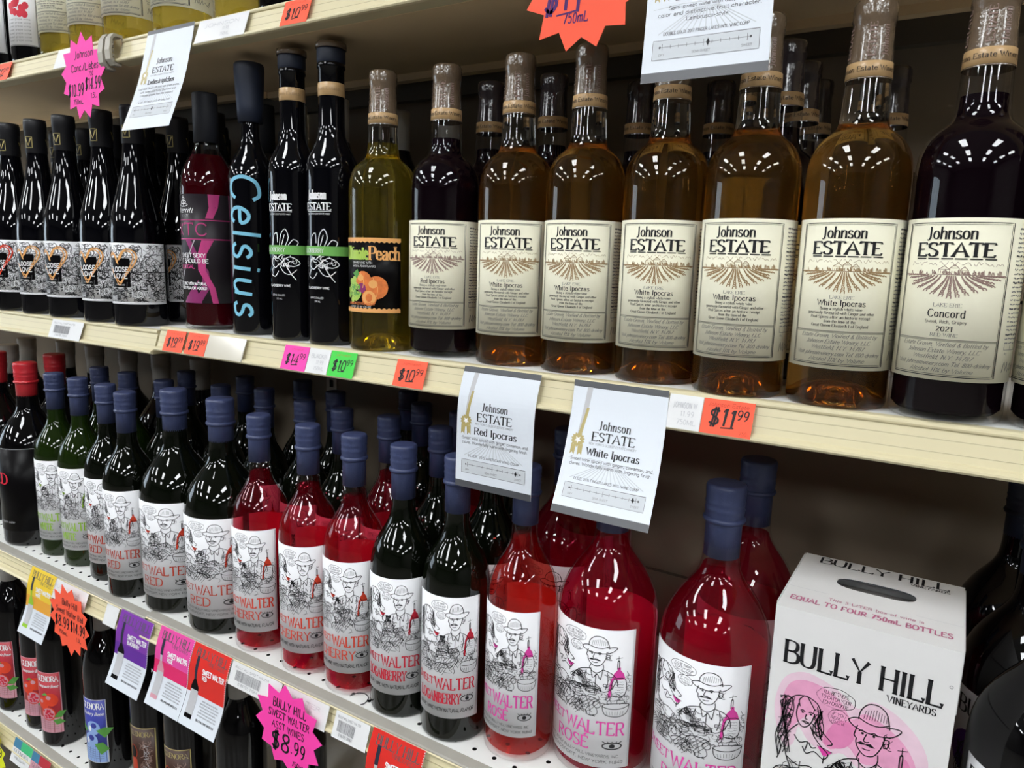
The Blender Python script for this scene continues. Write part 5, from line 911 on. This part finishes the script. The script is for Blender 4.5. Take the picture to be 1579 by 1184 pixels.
# bottom shelf
for x, y, k, az, lb in ((-1.5380, .630, 'lakes:red', 22, 'dark bottle with red fruit label at the left edge, bottom shelf'), (-1.4340, .633, 'lakes:red', 30, 'dark bottle with red fruit label under the yellow flyer'), (-1.3560, .626, 'lakes:red', 24, 'dark bottle with red fruit label under the orange star'), (-1.4000, .712, 'lakes:red', 40, 'dark bottle with red fruit label, set back behind the blue one'), (-1.2055, .630, 'lakes:blue', 18, 'dark bottle with blue berry label, bottom shelf'),
    (-1.1350, .680, 'lakes:plain', 0, 'plain dark bottle between the blue label and the brown labels'), (-1.0675, .632, 'lakes:brown', 22, 'dark bottle with gold-framed brown label under the purple flyer'), (-.9750, .632, 'lakes:brown', 22, 'dark bottle with gold-framed brown label under the pink flyer'), (-.8510, .635, 'lakes:brown', 26, 'dark bottle with gold-framed brown label under the red flyer'), (-.5900, .690, 'lakes:plain', 0, 'plain dark bottle under the barcode tags, bottom shelf'), (-1.0200, .715, 'lakes:plain', 0, 'plain dark bottle behind the brown labels, bottom shelf'), (-.7700, .680, 'lakes:plain', 0, 'plain dark bottle right of the brown labels, bottom shelf')):
    bottle(k, x, y, ZB, lb, 'bottles on the bottom shelf', az)

t = MB(); P = catmull([(0, 0), (.004, .010), (.013, .014), (.022, .010), (.026, 0), (.024, -.006)], 6); vs = []
for i, (a, b) in enumerate(P):
    p, q = P[max(0, i-1)], P[min(len(P)-1, i+1)]; d = math.hypot(q[0]-p[0], q[1]-p[1]); nx, ny = -(q[1]-p[1])/d, (q[0]-p[0])/d
    vs += [(a+nx*.0006*cos(k*pi/3), b+ny*.0006*cos(k*pi/3), .0007+.0006*sin(k*pi/3)) for k in range(6)]
t.add(vs, [(6*i+k, 6*i+(k+1) % 6, 6*i+6+(k+1) % 6, 6*i+6+k) for i in range(len(P)-1) for k in range(6)]+[(0, 1, 2, 3, 4, 5)], 'capsule_black', True)
o = t.obj('wire_loop'); o.location = (-.603, .6125, ZL+CZ); tag(o, 'bent black wire lying on the lower shelf edge before the left crimson lettered bottle', 'wire')
# ------------------------------------------------------------------ the boxed wine
t = thing('wine_carton', 'white three litre wine carton with a handle slot on top', 'wine box', (-.0383, .620, ZL)); CW, CD, CH = .0690, .138, .2660
m = MB(); T = .0006
m.add([(-CW,0,0),(CW,0,0),(CW,CD,0),(-CW,CD,0),(-CW,0,CH),(CW,0,CH),(CW,CD,CH),(-CW,CD,CH)], [(0,3,2,1),(0,1,5,4),(1,2,6,5),(2,3,7,6),(3,0,4,7)], 'carton_white')
hy = .083; N = 24; sl = []
for i in range(N):
    a = 2*pi*i/N; sl.append((.0325*math.copysign(abs(cos(a))**.55, cos(a)), hy+.0125*math.copysign(abs(sin(a))**.8, sin(a)), CH))
ou = []
for x, y, z in sl:
    dx, dy = x/.0325, (y-hy)/.0125; an = math.atan2(dy, dx); c, s_ = cos(an), sin(an); kk = min(CW/max(1e-6, abs(c)), ((CD-hy) if s_ > 0 else hy)/max(1e-6, abs(s_))); ou.append((kk*c, hy+kk*s_, CH))
m.add(sl+ou, [(i, N+i, N+(i+1) % N, (i+1) % N) for i in range(N)], 'carton_white')
for X in (-CW, CW):
    for Y in (0, CD):
        an = math.atan2(Y-hy, X) % (2*pi); q = min(range(N), key=lambda i: abs(((math.atan2(ou[i][1]-hy, ou[i][0]) % (2*pi))-an)) if (math.atan2(ou[i][1]-hy, ou[i][0]) % (2*pi)) <= an+1e-9 else 9); m.add([ou[q], (X, Y, CH), ou[(q+1) % N]], [(0, 1, 2)], 'carton_white')
dn = [(x, y, CH-.0012) for x, y, z in sl]; m.add(sl+dn, [(i, (i+1) % N, N+(i+1) % N, N+i) for i in range(N)], 'edge_grey')
cv = Canvas()
cv.text('BULLY HILL', .001, .2170, .0200, 'ink_black', 'serif', fit=.120, fat=1.35, track=.55); cv.text('VINEYARDS', .0395, .2085, .0056, 'ink_black', 'bold', fit=.035); cv.stroke([(.0640+.0012*cos(i*pi/5), .2360+.0012*sin(i*pi/5)) for i in range(11)], .0003, 'ink_soft')
cv.place(figure_art('ink_pink', True, 4), -.066, .0700, .00138, .00122); cv.text('SWEET WALTER', 0, .038, .014, 'ink_pink', 'quirk', fit=.11); cv.text('ROS\u00c9', 0, .016, .014, 'ink_pink', 'quirk', fit=.05)
cv.lay(m, lambda a, b, l: (a, -l*.00012, b), .5)
cv = Canvas(); cv.text('This 3 LITER box of wine is', .004, .0345, .0052, 'ink_rosy', 'sans', fit=.074); cv.text('EQUAL TO FOUR 750mL BOTTLES', .000, .0195, .0085, 'ink_rosy', 'heavy', fit=.124, fat=.8)
cv.text('BULLY HILL', .002, .1190, .0150, 'ink_black', 'serif', fit=.112, fat=1.35, track=.55); cv.text('VINEYARDS', .042, .1120, .0048, 'ink_black', 'bold', fit=.032); cv.stroke([(-.068, .048), (-.034, .048)], .0003, 'ink_pale', 1); cv.stroke([(.034, .048), (.068, .048)], .0003, 'ink_pale', 1)
cv.lay(m, lambda a, b, l: (a, b, CH+l*.00012), .5); m.obj('body', t)
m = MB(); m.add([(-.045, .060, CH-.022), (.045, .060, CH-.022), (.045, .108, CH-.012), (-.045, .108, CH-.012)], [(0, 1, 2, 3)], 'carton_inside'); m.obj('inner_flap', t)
m = MB(); m.box((-CW-.0009, .006, CH-.055), (-CW-.0002, CD-.004, CH+.0008), 'carton_white'); m.box((CW+.0002, .006, CH-.055), (CW+.0009, CD-.004, CH-.001), 'carton_white'); m.obj('side_flap', t)
